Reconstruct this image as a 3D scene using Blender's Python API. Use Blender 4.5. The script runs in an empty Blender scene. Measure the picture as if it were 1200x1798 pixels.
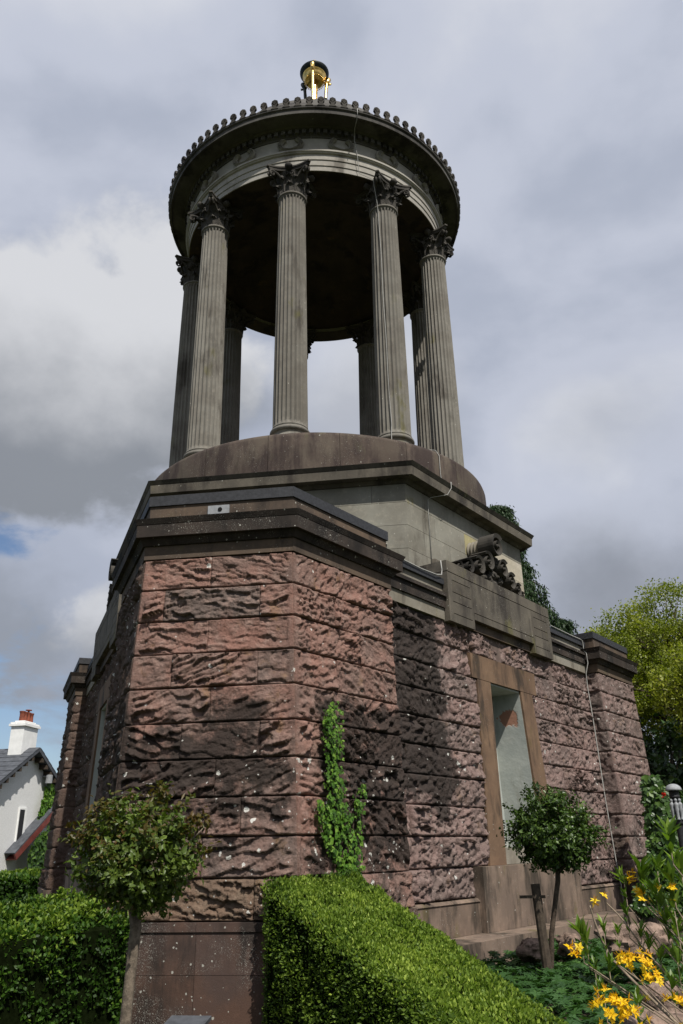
import bpy, math, random
import numpy as np
from mathutils import Vector, Matrix

random.seed(7); RNG = np.random.default_rng(7)
scn = bpy.context.scene
COL = scn.collection
R = math.radians

# ------------------------------------------------------------------ camera
CX, CY, CZ = 2.5903, -15.3549, 1.6
YAW, PITCH, ROLL, FPX = -0.1337, 0.4013, -0.0189, 1400.6
fw = np.array([math.sin(YAW)*math.cos(PITCH), math.cos(YAW)*math.cos(PITCH), math.sin(PITCH)])
_rt = np.array([math.cos(YAW), -math.sin(YAW), 0.0]); _up = np.cross(_rt, fw)
rt2 = _rt*math.cos(ROLL)+_up*math.sin(ROLL); up2 = -_rt*math.sin(ROLL)+_up*math.cos(ROLL)
cam = bpy.data.cameras.new('camera'); camo = bpy.data.objects.new('camera', cam); COL.objects.link(camo)
cam.sensor_fit = 'VERTICAL'; cam.sensor_height = 36.0; cam.sensor_width = 24.0
cam.lens = FPX/1798*36.0; cam.clip_start = 0.05; cam.clip_end = 3000
m = Matrix.Identity(4)
for i in range(3):
    m[i][0] = rt2[i]; m[i][1] = up2[i]; m[i][2] = -fw[i]
m[0][3], m[1][3], m[2][3] = CX, CY, CZ
camo.matrix_world = m
scn.camera = camo

# ------------------------------------------------------------------ sun + sky
SUN_AZ, SUN_EL = 33.0, 54.0           # azimuth measured from -Y towards +X
sd = np.array([math.sin(R(SUN_AZ))*math.cos(R(SUN_EL)), -math.cos(R(SUN_AZ))*math.cos(R(SUN_EL)), math.sin(R(SUN_EL))])
sl = bpy.data.lights.new('sun', 'SUN'); sl.energy = 5.0; sl.angle = R(0.6); sl.color = (1.0, 0.955, 0.88)
so = bpy.data.objects.new('sun', sl); COL.objects.link(so)
so.rotation_euler = Vector(sd).to_track_quat('Z', 'Y').to_euler(); so.location = (0, 0, 40)

vs = scn.view_settings
vs.view_transform = 'Standard'; vs.look = 'None'; vs.exposure = 0.0; vs.gamma = 1.0; vs.use_curve_mapping = False
scn.cycles.use_denoising = True
scn.cycles.max_bounces = 6; scn.cycles.diffuse_bounces = 3; scn.cycles.glossy_bounces = 3
scn.cycles.transparent_max_bounces = 8; scn.cycles.caustics_reflective = False; scn.cycles.caustics_refractive = False

class NT:
    def __init__(s, nt): s.nt = nt; nt.nodes.clear()
    def n(s, typ, ins=None, **kw):
        nd = s.nt.nodes.new(typ)
        for k, v in kw.items(): setattr(nd, k, v)
        if ins:
            for k, v in ins.items():
                sk = nd.inputs[k]
                if hasattr(v, 'is_linked') or hasattr(v, 'links'): s.nt.links.new(v, sk)
                else:
                    if sk.type == 'RGBA' and len(v) == 3: v = (*v, 1)
                    sk.default_value = v
        return nd
    def math(s, op, a, b=0.0, c=None, clamp=False):
        nd = s.nt.nodes.new('ShaderNodeMath'); nd.operation = op; nd.use_clamp = clamp
        for i, v in enumerate((a, b) if c is None else (a, b, c)):
            if hasattr(v, 'links'): s.nt.links.new(v, nd.inputs[i])
            else: nd.inputs[i].default_value = v
        return nd.outputs[0]
    def mix(s, f, a, b, mode='MIX'):
        nd = s.nt.nodes.new('ShaderNodeMix'); nd.data_type = 'RGBA'; nd.blend_type = mode
        for i, v in ((0, f), (6, a), (7, b)):
            if hasattr(v, 'links'): s.nt.links.new(v, nd.inputs[i])
            else: nd.inputs[i].default_value = (*v, 1) if (i > 0 and len(v) == 3) else v
        return nd.outputs[2]
    def ss(s, x, lo, hi):
        nd = s.nt.nodes.new('ShaderNodeMapRange'); nd.interpolation_type = 'SMOOTHSTEP'
        for i, v in enumerate((x, lo, hi, 0.0, 1.0)):
            if hasattr(v, 'links'): s.nt.links.new(v, nd.inputs[i])
            else: nd.inputs[i].default_value = v
        return nd.outputs[0]
    def noise(s, vec, scale, detail=5, rough=0.55, dist=0.0):
        return s.n('ShaderNodeTexNoise', {'Vector': vec, 'Scale': scale, 'Detail': detail, 'Roughness': rough, 'Distortion': dist}).outputs[0]
    def vmap(s, vec, scale=(1, 1, 1), loc=(0, 0, 0)):
        return s.n('ShaderNodeMapping', {'Vector': vec, 'Location': loc, 'Scale': scale}).outputs[0]
    def link(s, a, b): s.nt.links.new(a, b)

w = bpy.data.worlds.new('World'); scn.world = w; w.use_nodes = True
T = NT(w.node_tree)
tc = T.n('ShaderNodeTexCoord').outputs['Generated']
sky = T.n('ShaderNodeTexSky', sky_type='NISHITA', sun_disc=False, sun_elevation=R(SUN_EL),
          sun_rotation=R(180-SUN_AZ), air_density=1.0, dust_density=1.2, ozone_density=1.4).outputs[0]
sep = T.n('ShaderNodeSeparateXYZ', {'Vector': tc}).outputs
elev = sep[2]
OFS = (3.1, 1.7, .35)
n1 = T.noise(T.vmap(tc, (1.0, 1.0, 1.35), OFS), 2.6, 8, 0.50, 0.12)
n3 = T.noise(T.vmap(tc, (1, 1, 1.8), (OFS[1]+1.3, OFS[2]+9.2, OFS[0]+2.1)), 1.5, 3, 0.5, 0.0)
n2 = T.noise(T.vmap(tc, (1, 1, 2.1), (7.3, 2.2, 4.4)), 5.2, 8, 0.56, 0.25)
shade = T.math('ADD', 0.5, T.math('ADD', T.math('MULTIPLY', T.math('SUBTRACT', n1, .5), 1.0), T.math('MULTIPLY', T.math('SUBTRACT', n3, .5), 0.8)))
shade = T.math('ADD', shade, T.math('MULTIPLY', T.math('SUBTRACT', elev, .5), .22))
ramp = T.n('ShaderNodeValToRGB', {'Fac': shade})
cr = ramp.color_ramp; cr.interpolation = 'EASE'
cr.elements[0].position = 0.28; cr.elements[0].color = (3.0, 3.3, 3.9, 1)
cr.elements[1].position = 0.76; cr.elements[1].color = (6.8, 7.0, 7.6, 1)
e = cr.elements.new(0.44); e.color = (4.2, 4.6, 5.6, 1)
e = cr.elements.new(0.58); e.color = (5.4, 5.75, 6.75, 1)
def skydir(x, y):
    d_ = fw+rt2*(x-600)/FPX-up2*(y-899)/FPX; return d_/np.linalg.norm(d_)
nw = T.noise(T.vmap(tc, (1, 1, 1.2), (4.1, 8.8, 2.0)), 7.5, 9, .56, .1)
nw2 = T.noise(T.vmap(tc, (1, 1, 1.2), (1.1, 3.8, 6.0)), 4.0, 6, .55, .1)
def cumulus(base, x, y, rad, ytop, ybot, soft, amp, bright, dark, op=1.0, flat=1.35):
    """one heap of cloud: ragged outline, sunlit crown, grey base"""
    c_ = skydir(x, y)
    dv_ = T.n('ShaderNodeVectorMath', {0: tc, 1: tuple(c_)}, operation='SUBTRACT').outputs[0]
    ln_ = T.n('ShaderNodeVectorMath', {0: T.vmap(dv_, (1, 1, flat))}, operation='LENGTH').outputs['Value']
    edge_ = T.math('ADD', T.math('SUBTRACT', rad, ln_), T.math('MULTIPLY', T.math('SUBTRACT', nw, .5), amp))
    m_ = T.math('MULTIPLY', T.ss(edge_, 0.0, soft), op)
    zl, zh = skydir(x, ybot)[2], skydir(x, ytop)[2]
    lit = T.ss(T.math('ADD', elev, T.math('MULTIPLY', T.math('SUBTRACT', nw2, .5), .30)), zl, zh)
    return T.mix(m_, base, T.mix(lit, dark, bright))
cloud = ramp.outputs[0]
cloud = cumulus(cloud, 1080, 1010, .17, 850, 1000, .16, .16, (4.0, 4.3, 5.0), (2.3, 2.5, 2.9), .8)
cloud = cumulus(cloud, 1050, 720, .15, 600, 760, .22, .14, (4.8, 5.0, 5.7), (3.0, 3.25, 3.7), .6)
cloud = cumulus(cloud, 120, 660, .25, 480, 800, .055, .26, (6.9, 7.0, 7.3), (2.5, 2.7, 3.05), .95)
cloud = cumulus(cloud, 640, 700, .16, 600, 800, .14, .16, (7.0, 7.1, 7.4), (4.6, 4.8, 5.3), .7)
cloud = cumulus(cloud, 190, 1080, .085, 990, 1150, .05, .34, (6.6, 6.7, 7.0), (3.0, 3.2, 3.6), .85, 1.9)
# the cloud sheet is closed overhead and to the right, broken low on the left where blue shows
west = T.ss(T.math('ADD', sep[0], T.math('MULTIPLY', elev, .9)), -0.50, 0.16)
thr = T.math('SUBTRACT', 0.575, T.math('MULTIPLY', west, 0.41))
cover = T.ss(n2, T.math('SUBTRACT', thr, 0.08), T.math('ADD', thr, 0.09))
skyc = T.mix(1.0, sky, (1.0, 1.02, 1.08), 'MULTIPLY')
colr = T.mix(cover, skyc, cloud)
bg = T.n('ShaderNodeBackground', {'Color': colr, 'Strength': 0.1})
out = T.n('ShaderNodeOutputWorld'); T.link(bg.outputs[0], out.inputs[0])

# ------------------------------------------------------------------ numpy noise
_P = np.random.default_rng(3).integers(0, 1 << 30, 4096)
def _h(ix, iy, iz=0, s=0):
    a = _P[(ix*1) & 4095]; a = _P[(a+iy) & 4095]; a = _P[(a+iz+s*57) & 4095]
    return a
def _r(ix, iy, iz=0, s=0): return (_h(ix, iy, iz, s) & 0xffff)/65535.0
def vnoise(x, y, z, s=0):
    xi = np.floor(x).astype(int); yi = np.floor(y).astype(int); zi = np.floor(z).astype(int)
    u, v, w_ = x-xi, y-yi, z-zi
    u = u*u*(3-2*u); v = v*v*(3-2*v); w_ = w_*w_*(3-2*w_)
    o = 0
    for dx in (0, 1):
        for dy in (0, 1):
            for dz in (0, 1):
                o = o+_r(xi+dx, yi+dy, zi+dz, s)*(u if dx else 1-u)*(v if dy else 1-v)*(w_ if dz else 1-w_)
    return o*2-1
def fbm(x, y, z, o=4, s=0):
    a, t, f = 1.0, 0, 1.0
    r = 0
    for k in range(o):
        r = r+a*vnoise(x*f, y*f, z*f, s+k); t += a; a *= .5; f *= 2.03
    return r/t
def scoops(x, y, s=0):
    """cellular hollows, steep on their upper lip: 0 at the bottom of a hollow, ~1 on the ridges"""
    xi = np.floor(x).astype(int); yi = np.floor(y).astype(int)
    best = np.full(x.shape, 9.0)
    for dx in (-1, 0, 1):
        for dy in (-1, 0, 1):
            cx = xi+dx; cy = yi+dy
            px = cx+.15+.7*_r(cx, cy, 1, s); py = cy+.15+.7*_r(cx, cy, 2, s)
            ex = x-px; ey = y-py
            ey = np.where(ey > 0, ey*1.75, ey*0.78)
            best = np.minimum(best, ex*ex+ey*ey)
    return np.sqrt(best)
def facets(x, y, s=0):
    """broken rock: each cell is a tilted plane, its lower edge standing proud"""
    xi = np.floor(x).astype(int); yi = np.floor(y).astype(int)
    best = np.full(x.shape, 9.0); h = np.zeros(x.shape)
    for dx in (-1, 0, 1):
        for dy in (-1, 0, 1):
            cx = xi+dx; cy = yi+dy
            ex = x-(cx+.1+.8*_r(cx, cy, 1, s)); ey = y-(cy+.1+.8*_r(cx, cy, 2, s))
            d = ex*ex+ey*ey
            hc = .9*_r(cx, cy, 3, s)+(_r(cx, cy, 4, s)-.5)*1.1*ex-(.15+1.25*_r(cx, cy, 5, s))*ey
            h = np.where(d < best, hc, h); best = np.minimum(best, d)
    return h
def sstep(x, a, b):
    t = np.clip((x-a)/(b-a), 0, 1); return t*t*(3-2*t)

# ------------------------------------------------------------------ mesh helpers
class MB:
    def __init__(s): s.v = []; s.f = []; s.n = 0
    def add(s, v, f):
        v = np.asarray(v, float).reshape(-1, 3)
        s.v.append(v); n = s.n
        s.f += [tuple(i+n for i in q) for q in f]; s.n += len(v)
        return s
    def box(s, c, d, M=None):
        c = np.array(c, float); d = np.array(d, float)/2
        v = np.array([[x, y, z] for x in (-1, 1) for y in (-1, 1) for z in (-1, 1)])*d
        if M is not None: v = v@np.array(M).T
        return s.add(v+c, [(0, 1, 3, 2), (4, 6, 7, 5), (0, 4, 5, 1), (2, 3, 7, 6), (0, 2, 6, 4), (1, 5, 7, 3)])
    def loft(s, loops, closed=True, caps=True):
        """loops: list of (n,3) arrays, CCW seen from the end of travel"""
        n = len(loops[0]); v = np.concatenate([np.asarray(l, float) for l in loops]); f = []
        for k in range(len(loops)-1):
            for i in range(n if closed else n-1):
                j = (i+1) % n; a = k*n
                f.append((a+i, a+j, a+n+j, a+n+i))
        if caps:
            f.append(tuple(range(n-1, -1, -1))); f.append(tuple((len(loops)-1)*n+i for i in range(n)))
        return s.add(v, f)
    def prism(s, poly, z0, z1, poly1=None):
        p0 = np.array([(x, y, z0) for x, y in poly]); q = poly if poly1 is None else poly1
        p1 = np.array([(x, y, z1) for x, y in q])
        return s.loft([p0, p1])
    def lathe(s, prof, n=64, a0=0.0, a1=None, c=(0, 0, 0)):
        full = a1 is None
        A = np.linspace(0, 2*np.pi, n, endpoint=False) if full else np.linspace(a0, a1, n)
        prof = np.array(prof, float); m_ = len(prof)
        v = np.zeros((n, m_, 3))
        v[:, :, 0] = np.sin(A)[:, None]*prof[:, 0]; v[:, :, 1] = -np.cos(A)[:, None]*prof[:, 0]; v[:, :, 2] = prof[:, 1]
        f = []
        for i in range(n if full else n-1):
            j = (i+1) % n
            for k in range(m_-1): f.append((i*m_+k, j*m_+k, j*m_+k+1, i*m_+k+1))
        s.add(v.reshape(-1, 3)+np.array(c), f)
        return s
    def tube(s, pts, r, n=6, cap=True):
        pts = np.array(pts, float); m_ = len(pts)
        r = np.full(m_, r) if np.isscalar(r) else np.array(r)
        tg = np.gradient(pts, axis=0); tg /= np.linalg.norm(tg, axis=1)[:, None]+1e-9
        ref = np.array([0, 0, 1.0]) if abs(tg[0][2]) < .9 else np.array([1.0, 0, 0])
        u = np.cross(tg[0], ref); u /= np.linalg.norm(u); loops = []
        for i in range(m_):
            u = u-tg[i]*(u@tg[i]); u /= np.linalg.norm(u)+1e-9; v = np.cross(tg[i], u)
            A = np.linspace(0, 2*np.pi, n, endpoint=False)
            loops.append(pts[i]+r[i]*(np.cos(A)[:, None]*u+np.sin(A)[:, None]*v))
        return s.loft(loops, caps=cap)
    def grid(s, V, flip=False):
        h, w_ = V.shape[:2]
        i = np.arange(h*w_).reshape(h, w_)
        q = np.stack([i[:-1, :-1], i[:-1, 1:], i[1:, 1:], i[1:, :-1]], -1).reshape(-1, 4)
        if flip: q = q[:, ::-1]
        return s.add(V.reshape(-1, 3), q.tolist())
    def mesh(s, name, mat, smooth=False):
        me = bpy.data.meshes.new(name)
        me.from_pydata(np.concatenate(s.v).tolist() if s.v else [], [], s.f)
        me.validate(); me.update()
        if smooth is True: me.polygons.foreach_set('use_smooth', [True]*len(me.polygons))
        if mat is not None: me.materials.append(mat)
        return me
    def obj(s, name, mat, parent=None, smooth=False, angle=None):
        me = s.mesh(name, mat, smooth or angle is not None)
        if angle is not None: me.set_sharp_from_angle(angle=R(angle))
        return link(name, me, parent)
def link(name, me, parent=None):
    o = bpy.data.objects.new(name, me); COL.objects.link(o)
    if parent is not None: o.parent = parent
    return o
def tag(o, label=None, cat=None, group=None, kind=None):
    for k, v in (('label', label), ('category', cat), ('group', group), ('kind', kind)):
        if v: o[k] = v
    return o
def empty(name, loc=(0, 0, 0)):
    o = bpy.data.objects.new(name, None); COL.objects.link(o); o.location = loc; return o
def nrm(a): a = R(a); return np.array([math.sin(a), -math.cos(a), 0.0])
def tng(a): a = R(a); return np.array([math.cos(a), math.sin(a), 0.0])
def F(a, t, d, z): return nrm(a)*d+tng(a)*t+np.array([0, 0, z])
def ray(x, y):
    d = fw+rt2*(x-600)/FPX-up2*(y-899)/FPX; return d/np.linalg.norm(d)
CAM = np.array([CX, CY, CZ])
def atd(x, y, h):
    d = ray(x, y); return CAM+d*h/math.hypot(d[0], d[1])
def frame_box(mb, a, t0, t1, d0, d1, z0, z1):
    p = [F(a, t0, d1, 0), F(a, t1, d1, 0), F(a, t1, d0, 0), F(a, t0, d0, 0)]
    return mb.prism([q[:2] for q in p], z0, z1)

# ------------------------------------------------------------------ materials
def mat(name):
    m_ = bpy.data.materials.new(name); m_.use_nodes = True
    return m_, NT(m_.node_tree)
def finish(T, col, rough=0.9, bump=None, bstr=0.3, bdist=0.02, metal=0.0, spec=0.3, extra=None):
    ins = {'Base Color': col, 'Roughness': rough, 'Metallic': metal, 'Specular IOR Level': spec}
    b = T.n('ShaderNodeBsdfPrincipled', ins)
    if bump is not None:
        bn = T.n('ShaderNodeBump', {'Height': bump, 'Strength': bstr, 'Distance': bdist}); T.link(bn.outputs[0], b.inputs['Normal'])
    sh = b.outputs[0]
    if extra is not None: sh = extra(b)
    o = T.n('ShaderNodeOutputMaterial'); T.link(sh, o.inputs[0])
def pos(T): return T.n('ShaderNodeNewGeometry').outputs['Position']
def attr(T, n): return T.n('ShaderNodeAttribute', attribute_name=n).outputs['Fac']
def orand(T): return T.n('ShaderNodeObjectInfo').outputs['Random']
def lichen(T, p, scale, amount, seed=(0, 0, 0), soft=0.03):
    """ragged white crusts: chosen voronoi cells of uneven radius"""
    pw = T.n('ShaderNodeVectorMath', {0: T.vmap(p, (1, 1, 1), seed), 1: T.n('ShaderNodeVectorMath', {0: T.n('ShaderNodeTexNoise', {'Vector': p, 'Scale': scale*2.2, 'Detail': 3}).outputs['Color'], 'Scale': 0.55/scale}, operation='SCALE').outputs[0]}, operation='ADD').outputs[0]
    v = T.n('ShaderNodeTexVoronoi', {'Vector': pw, 'Scale': scale, 'Randomness': 1.0})
    sp = T.n('ShaderNodeSeparateColor', {'Color': v.outputs['Color']}).outputs
    rad = T.math('MULTIPLY', T.math('SUBTRACT', sp[0], T.math('SUBTRACT', 1.0, amount)), T.math('DIVIDE', 0.42, amount))
    return T.ss(T.math('SUBTRACT', rad, v.outputs['Distance']), 0.0, soft)

def rustic(name, pinkA, pinkB, brown, yel=0.12):
    m_, T = mat(name); p = pos(T)
    a = T.noise(p, 2.3, 6, 0.6); b = T.noise(p, 9.0, 6, 0.65); c = T.noise(T.vmap(p, (1, 1, 3.0)), 14, 5, 0.6)
    hue = attr(T, 'hue')
    f = T.math('ADD', T.math('MULTIPLY', T.ss(a, .35, .65), 0.45), T.math('MULTIPLY', hue, 0.75), clamp=True)
    col = T.mix(f, pinkA, brown)
    col = T.mix(T.math('MULTIPLY', T.ss(b, .45, .7), .6), col, pinkB)
    col = T.mix(T.math('MULTIPLY', T.ss(T.noise(T.vmap(p, (1, 1, 1), (4, 2, 7)), 3.1, 5, .6), .60, .72), yel*4), col, (.27, .15, .045))
    col = T.mix(T.math('MULTIPLY', T.ss(T.noise(T.vmap(p, (1, 1, 1), (1, 8, 3)), 24, 6, .7), .52, .66), .55), col, T.mix(1.0, col, (.45, .43, .42), 'MULTIPLY'))
    col = T.mix(T.math('MULTIPLY', c, .55), col, T.mix(1.0, col, (.52, .5, .5), 'MULTIPLY'))
    st = T.ss(T.math('ADD', attr(T, 'soot'), T.math('MULTIPLY', T.math('SUBTRACT', T.noise(p, 4.2, 7, .66), .5), 2.3)), .30, .80)
    col = T.mix(T.math('MULTIPLY', st, .9), col, (.030, .025, .0215))
    amt = T.math('MULTIPLY', T.math('MULTIPLY', attr(T, 'lich'), T.math('MULTIPLY', T.ss(T.noise(T.vmap(p, (1, 1, 1), (3, 9, 9)), 3.0, 4, .6), .36, .64), 2.9)), .24)
    l1 = lichen(T, p, 13.0, T.math('MAXIMUM', amt, 0.004))
    l2 = lichen(T, p, 30.0, T.math('MAXIMUM', T.math('MULTIPLY', amt, .5), 0.004), (3, 1, 5))
    col = T.mix(T.math('MULTIPLY', T.math('MAXIMUM', l1, T.math('MULTIPLY', l2, .8)), .93), col, (.62, .61, .56))
    h = T.math('ADD', T.math('MULTIPLY', T.noise(p, 42, 5, .65), .7), T.math('MULTIPLY', T.noise(p, 130, 3, .6), .35))
    finish(T, col, .93, h, 1.0, .03, spec=.2)
    return m_
def ashlar(name, c1, c2, dark, darkamt=.5, streak=1.0, lich=.03, moss=None, mossamt=0.0, bs=.35):
    m_, T = mat(name); p = pos(T); r = orand(T)
    a = T.noise(p, 1.7, 6, .6); b = T.noise(p, 12, 6, .62)
    col = T.mix(T.ss(a, .36, .64), c1, c2)
    col = T.mix(T.math('MULTIPLY', T.math('SUBTRACT', r, .5), .9, clamp=True), col, T.mix(1.0, col, (.6, .58, .56), 'MULTIPLY'))
    s1 = T.noise(T.vmap(p, (3.6, 3.6, .6)), 1.0, 7, .66, .3)
    s2 = T.noise(T.vmap(p, (1.4, 1.4, .8), (2, 5, 1)), 1.2, 5, .6)
    f = T.ss(T.math('ADD', T.math('MULTIPLY', s1, .5*streak), T.math('MULTIPLY', s2, 1-.5*streak)), .62-.28*darkamt, .76-.28*darkamt)
    col = T.mix(T.math('MULTIPLY', f, .88), col, dark)
    col = T.mix(T.math('MULTIPLY', T.ss(b, .5, .75), .5), col, T.mix(1.0, col, (1.5, 1.45, 1.4), 'MULTIPLY'))
    if moss is not None:
        mf = T.ss(T.noise(T.vmap(p, (1, 1, .6), (9, 3, 4)), 2.4, 6, .6), .64-.2*mossamt, .78-.2*mossamt)
        col = T.mix(T.math('MULTIPLY', mf, .75), col, moss)
    if lich > 0:
        msk = T.ss(T.noise(T.vmap(p, (1, 1, 1), (6, 6, 2)), 1.6, 4, .6), .42, .62)
        l = T.math('MAXIMUM', lichen(T, p, 34, lich*.35), T.math('MULTIPLY', T.math('MAXIMUM', lichen(T, p, 85, lich*1.5, (2, 7, 1)), lichen(T, p, 150, lich*2.5, (5, 1, 1))), T.math('MULTIPLY', msk, .8)))
        col = T.mix(T.math('MULTIPLY', l, .8), col, (.42, .41, .36))
    h = T.math('ADD', T.math('MULTIPLY', T.noise(p, 60, 5, .65), .6), T.math('MULTIPLY', b, .6))
    finish(T, col, .9, h, bs, .01, spec=.25)
    return m_
def plain(name, c, rough=.8, var=.25, scale=8, bump=.2, metal=0., spec=.3):
    m_, T = mat(name); p = pos(T)
    a = T.noise(p, scale, 5, .6)
    col = T.mix(T.ss(a, .3, .7), tuple(x*(1-var) for x in c), tuple(min(1, x*(1+var)) for x in c))
    finish(T, col, rough, T.noise(p, scale*5, 4, .6), bump, .01, metal, spec)
    return m_
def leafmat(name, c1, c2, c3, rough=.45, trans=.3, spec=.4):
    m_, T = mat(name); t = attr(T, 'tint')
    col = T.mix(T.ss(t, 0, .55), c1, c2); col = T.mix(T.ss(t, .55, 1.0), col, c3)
    def ex(b):
        tr = T.n('ShaderNodeBsdfTranslucent', {'Color': T.mix(1.0, col, (1.15, 1.3, .6), 'MULTIPLY')})
        mx = T.n('ShaderNodeMixShader', {'Fac': trans}); T.link(b.outputs[0], mx.inputs[1]); T.link(tr.outputs[0], mx.inputs[2])
        return mx.outputs[0]
    finish(T, col, rough, spec=spec, extra=ex)
    return m_

M = {}
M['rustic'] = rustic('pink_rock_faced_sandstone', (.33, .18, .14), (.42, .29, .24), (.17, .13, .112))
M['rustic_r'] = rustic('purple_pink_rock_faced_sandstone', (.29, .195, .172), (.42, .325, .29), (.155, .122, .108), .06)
M['rustic_l'] = rustic('brown_shaded_rock_faced_sandstone', (.145, .095, .074), (.175, .128, .104), (.095, .073, .062), .05)  # darker copy of the stone, shade of the left faces in its colour
M['rustic_y'] = rustic('yellow_lichened_sandstone', (.22, .145, .10), (.29, .22, .16), (.14, .105, .08), .25)
M['mortar'] = plain('grey_brown_mortar', (.13, .095, .08), .95)
M['plinth'] = ashlar('brown_stained_plinth_stone', (.095, .055, .04), (.075, .05, .042), (.022, .018, .016), .62, .9, .34)
M['plinth_r'] = ashlar('brown_olive_plinth_stone', (.225, .165, .125), (.155, .115, .09), (.035, .029, .022), .6, 1.0, .05, (.12, .10, .04), .35)
M['cornice'] = ashlar('blackened_cornice_stone', (.05, .038, .031), (.032, .026, .022), (.012, .010, .009), .6, .6, .14)
M['band'] = ashlar('brown_band_stone', (.115, .082, .058), (.08, .06, .046), (.026, .021, .018), .5, .7, .05, (.10, .09, .04), .2)
M['lightband'] = ashlar('grey_band_stone', (.25, .23, .19), (.18, .16, .125), (.05, .042, .034), .4, .8, .06, (.14, .125, .055), .2)
M['coping'] = plain('dark_lead_coping', (.032, .033, .037), .62, .3, 30, .4)
M['attic'] = ashlar('weathered_grey_ashlar', (.255, .245, .205), (.20, .188, .155), (.065, .056, .043), .32, .8, .05, (.17, .15, .055), .15)
M['attic_pale'] = ashlar('pale_clean_ashlar', (.46, .42, .35), (.40, .36, .28), (.15, .12, .085), .2, .8, .02)
M['attic_yel'] = ashlar('yellow_stained_ashlar', (.36, .32, .17), (.32, .28, .17), (.12, .10, .06), .2, .8, .02, (.25, .25, .05), .3)
M['hexcor'] = ashlar('olive_grey_cornice_stone', (.128, .112, .088), (.088, .077, .062), (.033, .028, .024), .55, .8, .08, (.13, .12, .05), .3)
M['drum'] = ashlar('brown_grey_drum_stone', (.105, .085, .066), (.085, .064, .052), (.036, .025, .023), .6, 1.0, .06, (.10, .095, .055), .3)
M['column'] = ashlar('grey_column_stone', (.21, .198, .172), (.165, .152, .13), (.06, .052, .043), .42, 1.0, .02, (.13, .12, .05), .18, .2)
M['capital'] = ashlar('blackened_capital_stone', (.075, .068, .058), (.055, .05, .043), (.022, .02, .018), .5, .3, .0)
M['entab'] = ashlar('pale_grey_entablature_stone', (.36, .34, .30), (.29, .27, .235), (.12, .108, .09), .28, .7, .02)
M['corona'] = ashlar('dark_grey_corona_stone', (.10, .095, .085), (.065, .06, .054), (.022, .02, .018), .5, .6, .02)
M['ceil'] = ashlar('shade_dark_ceiling_plaster', (.06, .047, .034), (.04, .032, .024), (.015, .013, .011), .45, .2, 0, (.10, .07, .03), .15)  # near-black tone puts the shade of ceiling and soffit into the colour
M['gold'] = plain('gilded_bronze', (.78, .52, .17), .28, .3, 9, .25, 1.0, .5)
M['verdigris_and_shade'] = plain('dark_bronze_and_shade', (.022, .028, .027), .5, .4, 9, .3, .3)
M['lead'] = plain('grey_lead', (.27, .28, .29), .6, .15, 20, .2)
M['black'] = plain('painted_void_black', (.004, .004, .004), .9, .1)
M['jamb'] = ashlar('orange_brown_jamb_stone', (.18, .115, .072), (.135, .085, .055), (.03, .024, .019), .55, 1.0, .03, (.11, .08, .035), .25)
M['iron'] = plain('black_iron', (.02, .02, .022), .6, .3, 30, .3)
M['cable'] = plain('grey_white_cable', (.36, .355, .33), .6, .15, 20, .1)
M['slate'] = plain('blue_grey_slate', (.07, .075, .085), .6, .3, 6, .3)
M['harl'] = plain('white_harled_render', (.72, .72, .71), .92, .07, 25, .9)
M['whitepaint'] = plain('white_paint', (.8, .8, .78), .6, .06, 5, .1)
M['terracotta'] = plain('terracotta', (.22, .062, .035), .8, .25, 6, .2)
M['redpaint'] = plain('dull_red_paint', (.17, .045, .035), .6, .2, 6, .1)
M['bark'] = plain('brown_bark', (.075, .055, .04), .95, .4, 20, .8)
M['barkpale'] = plain('grey_bark', (.15, .12, .09), .95, .4, 25, .7)
M['twig'] = plain('grey_twig', (.23, .18, .13), .9, .3, 30, .3)
M['darkwood'] = plain('dark_treated_wood', (.06, .045, .032), .85, .3, 25, .4)
M['rock'] = plain('garden_rock', (.21, .15, .118), .97, .5, 14, 1.0, 0., .1)
M['hedgecore'] = plain('hedge_shade_core', (.006, .009, .003), 1.0, .4, 20, .3, 0., 0.)
M['soil'] = plain('dark_soil', (.05, .035, .025), .98, .35, 12, .8)
M['box'] = leafmat('box_hedge_leaf', (.04, .08, .010), (.15, .23, .028), (.34, .43, .07), .55, .38, .25)
M['beech'] = leafmat('dark_hedge_leaf', (.018, .045, .005), (.045, .105, .010), (.18, .26, .03), .5, .3, .3)
M['ivy'] = leafmat('ivy_leaf', (.03, .075, .008), (.075, .17, .016), (.19, .32, .045), .4, .25, .3)
M['ivyd'] = leafmat('dark_ivy_leaf', (.02, .05, .008), (.045, .10, .015), (.11, .19, .03), .4, .25)
M['rose'] = leafmat('standard_tree_leaf', (.10, .062, .016), (.062, .10, .014), (.15, .21, .035), .42, .3, .35)
M['privet'] = leafmat('glossy_standard_leaf', (.022, .045, .008), (.042, .08, .012), (.10, .16, .03), .36, .22, .4)
M['geran'] = leafmat('ground_cover_leaf', (.018, .05, .012), (.032, .085, .018), (.065, .14, .03), .5, .25)
M['azleaf'] = leafmat('azalea_leaf', (.05, .10, .012), (.11, .19, .02), (.22, .32, .05), .4, .4)
M['azflower'] = leafmat('azalea_petal', (.70, .36, .006), (.85, .55, .012), (.88, .66, .04), .5, .3, .2)
M['oak'] = leafmat('spring_tree_leaf', (.10, .135, .012), (.18, .215, .018), (.30, .32, .035), .5, .4)
M['yew'] = leafmat('dark_conifer_needle', (.010, .028, .008), (.020, .05, .012), (.045, .085, .02), .6, .12)
M['shrub'] = leafmat('dark_shrub_leaf', (.008, .022, .005), (.018, .042, .01), (.04, .08, .018), .4, .15)
M['redflower'] = leafmat('red_petal', (.3, .01, .01), (.5, .015, .015), (.6, .03, .02), .5, .2)

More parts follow.
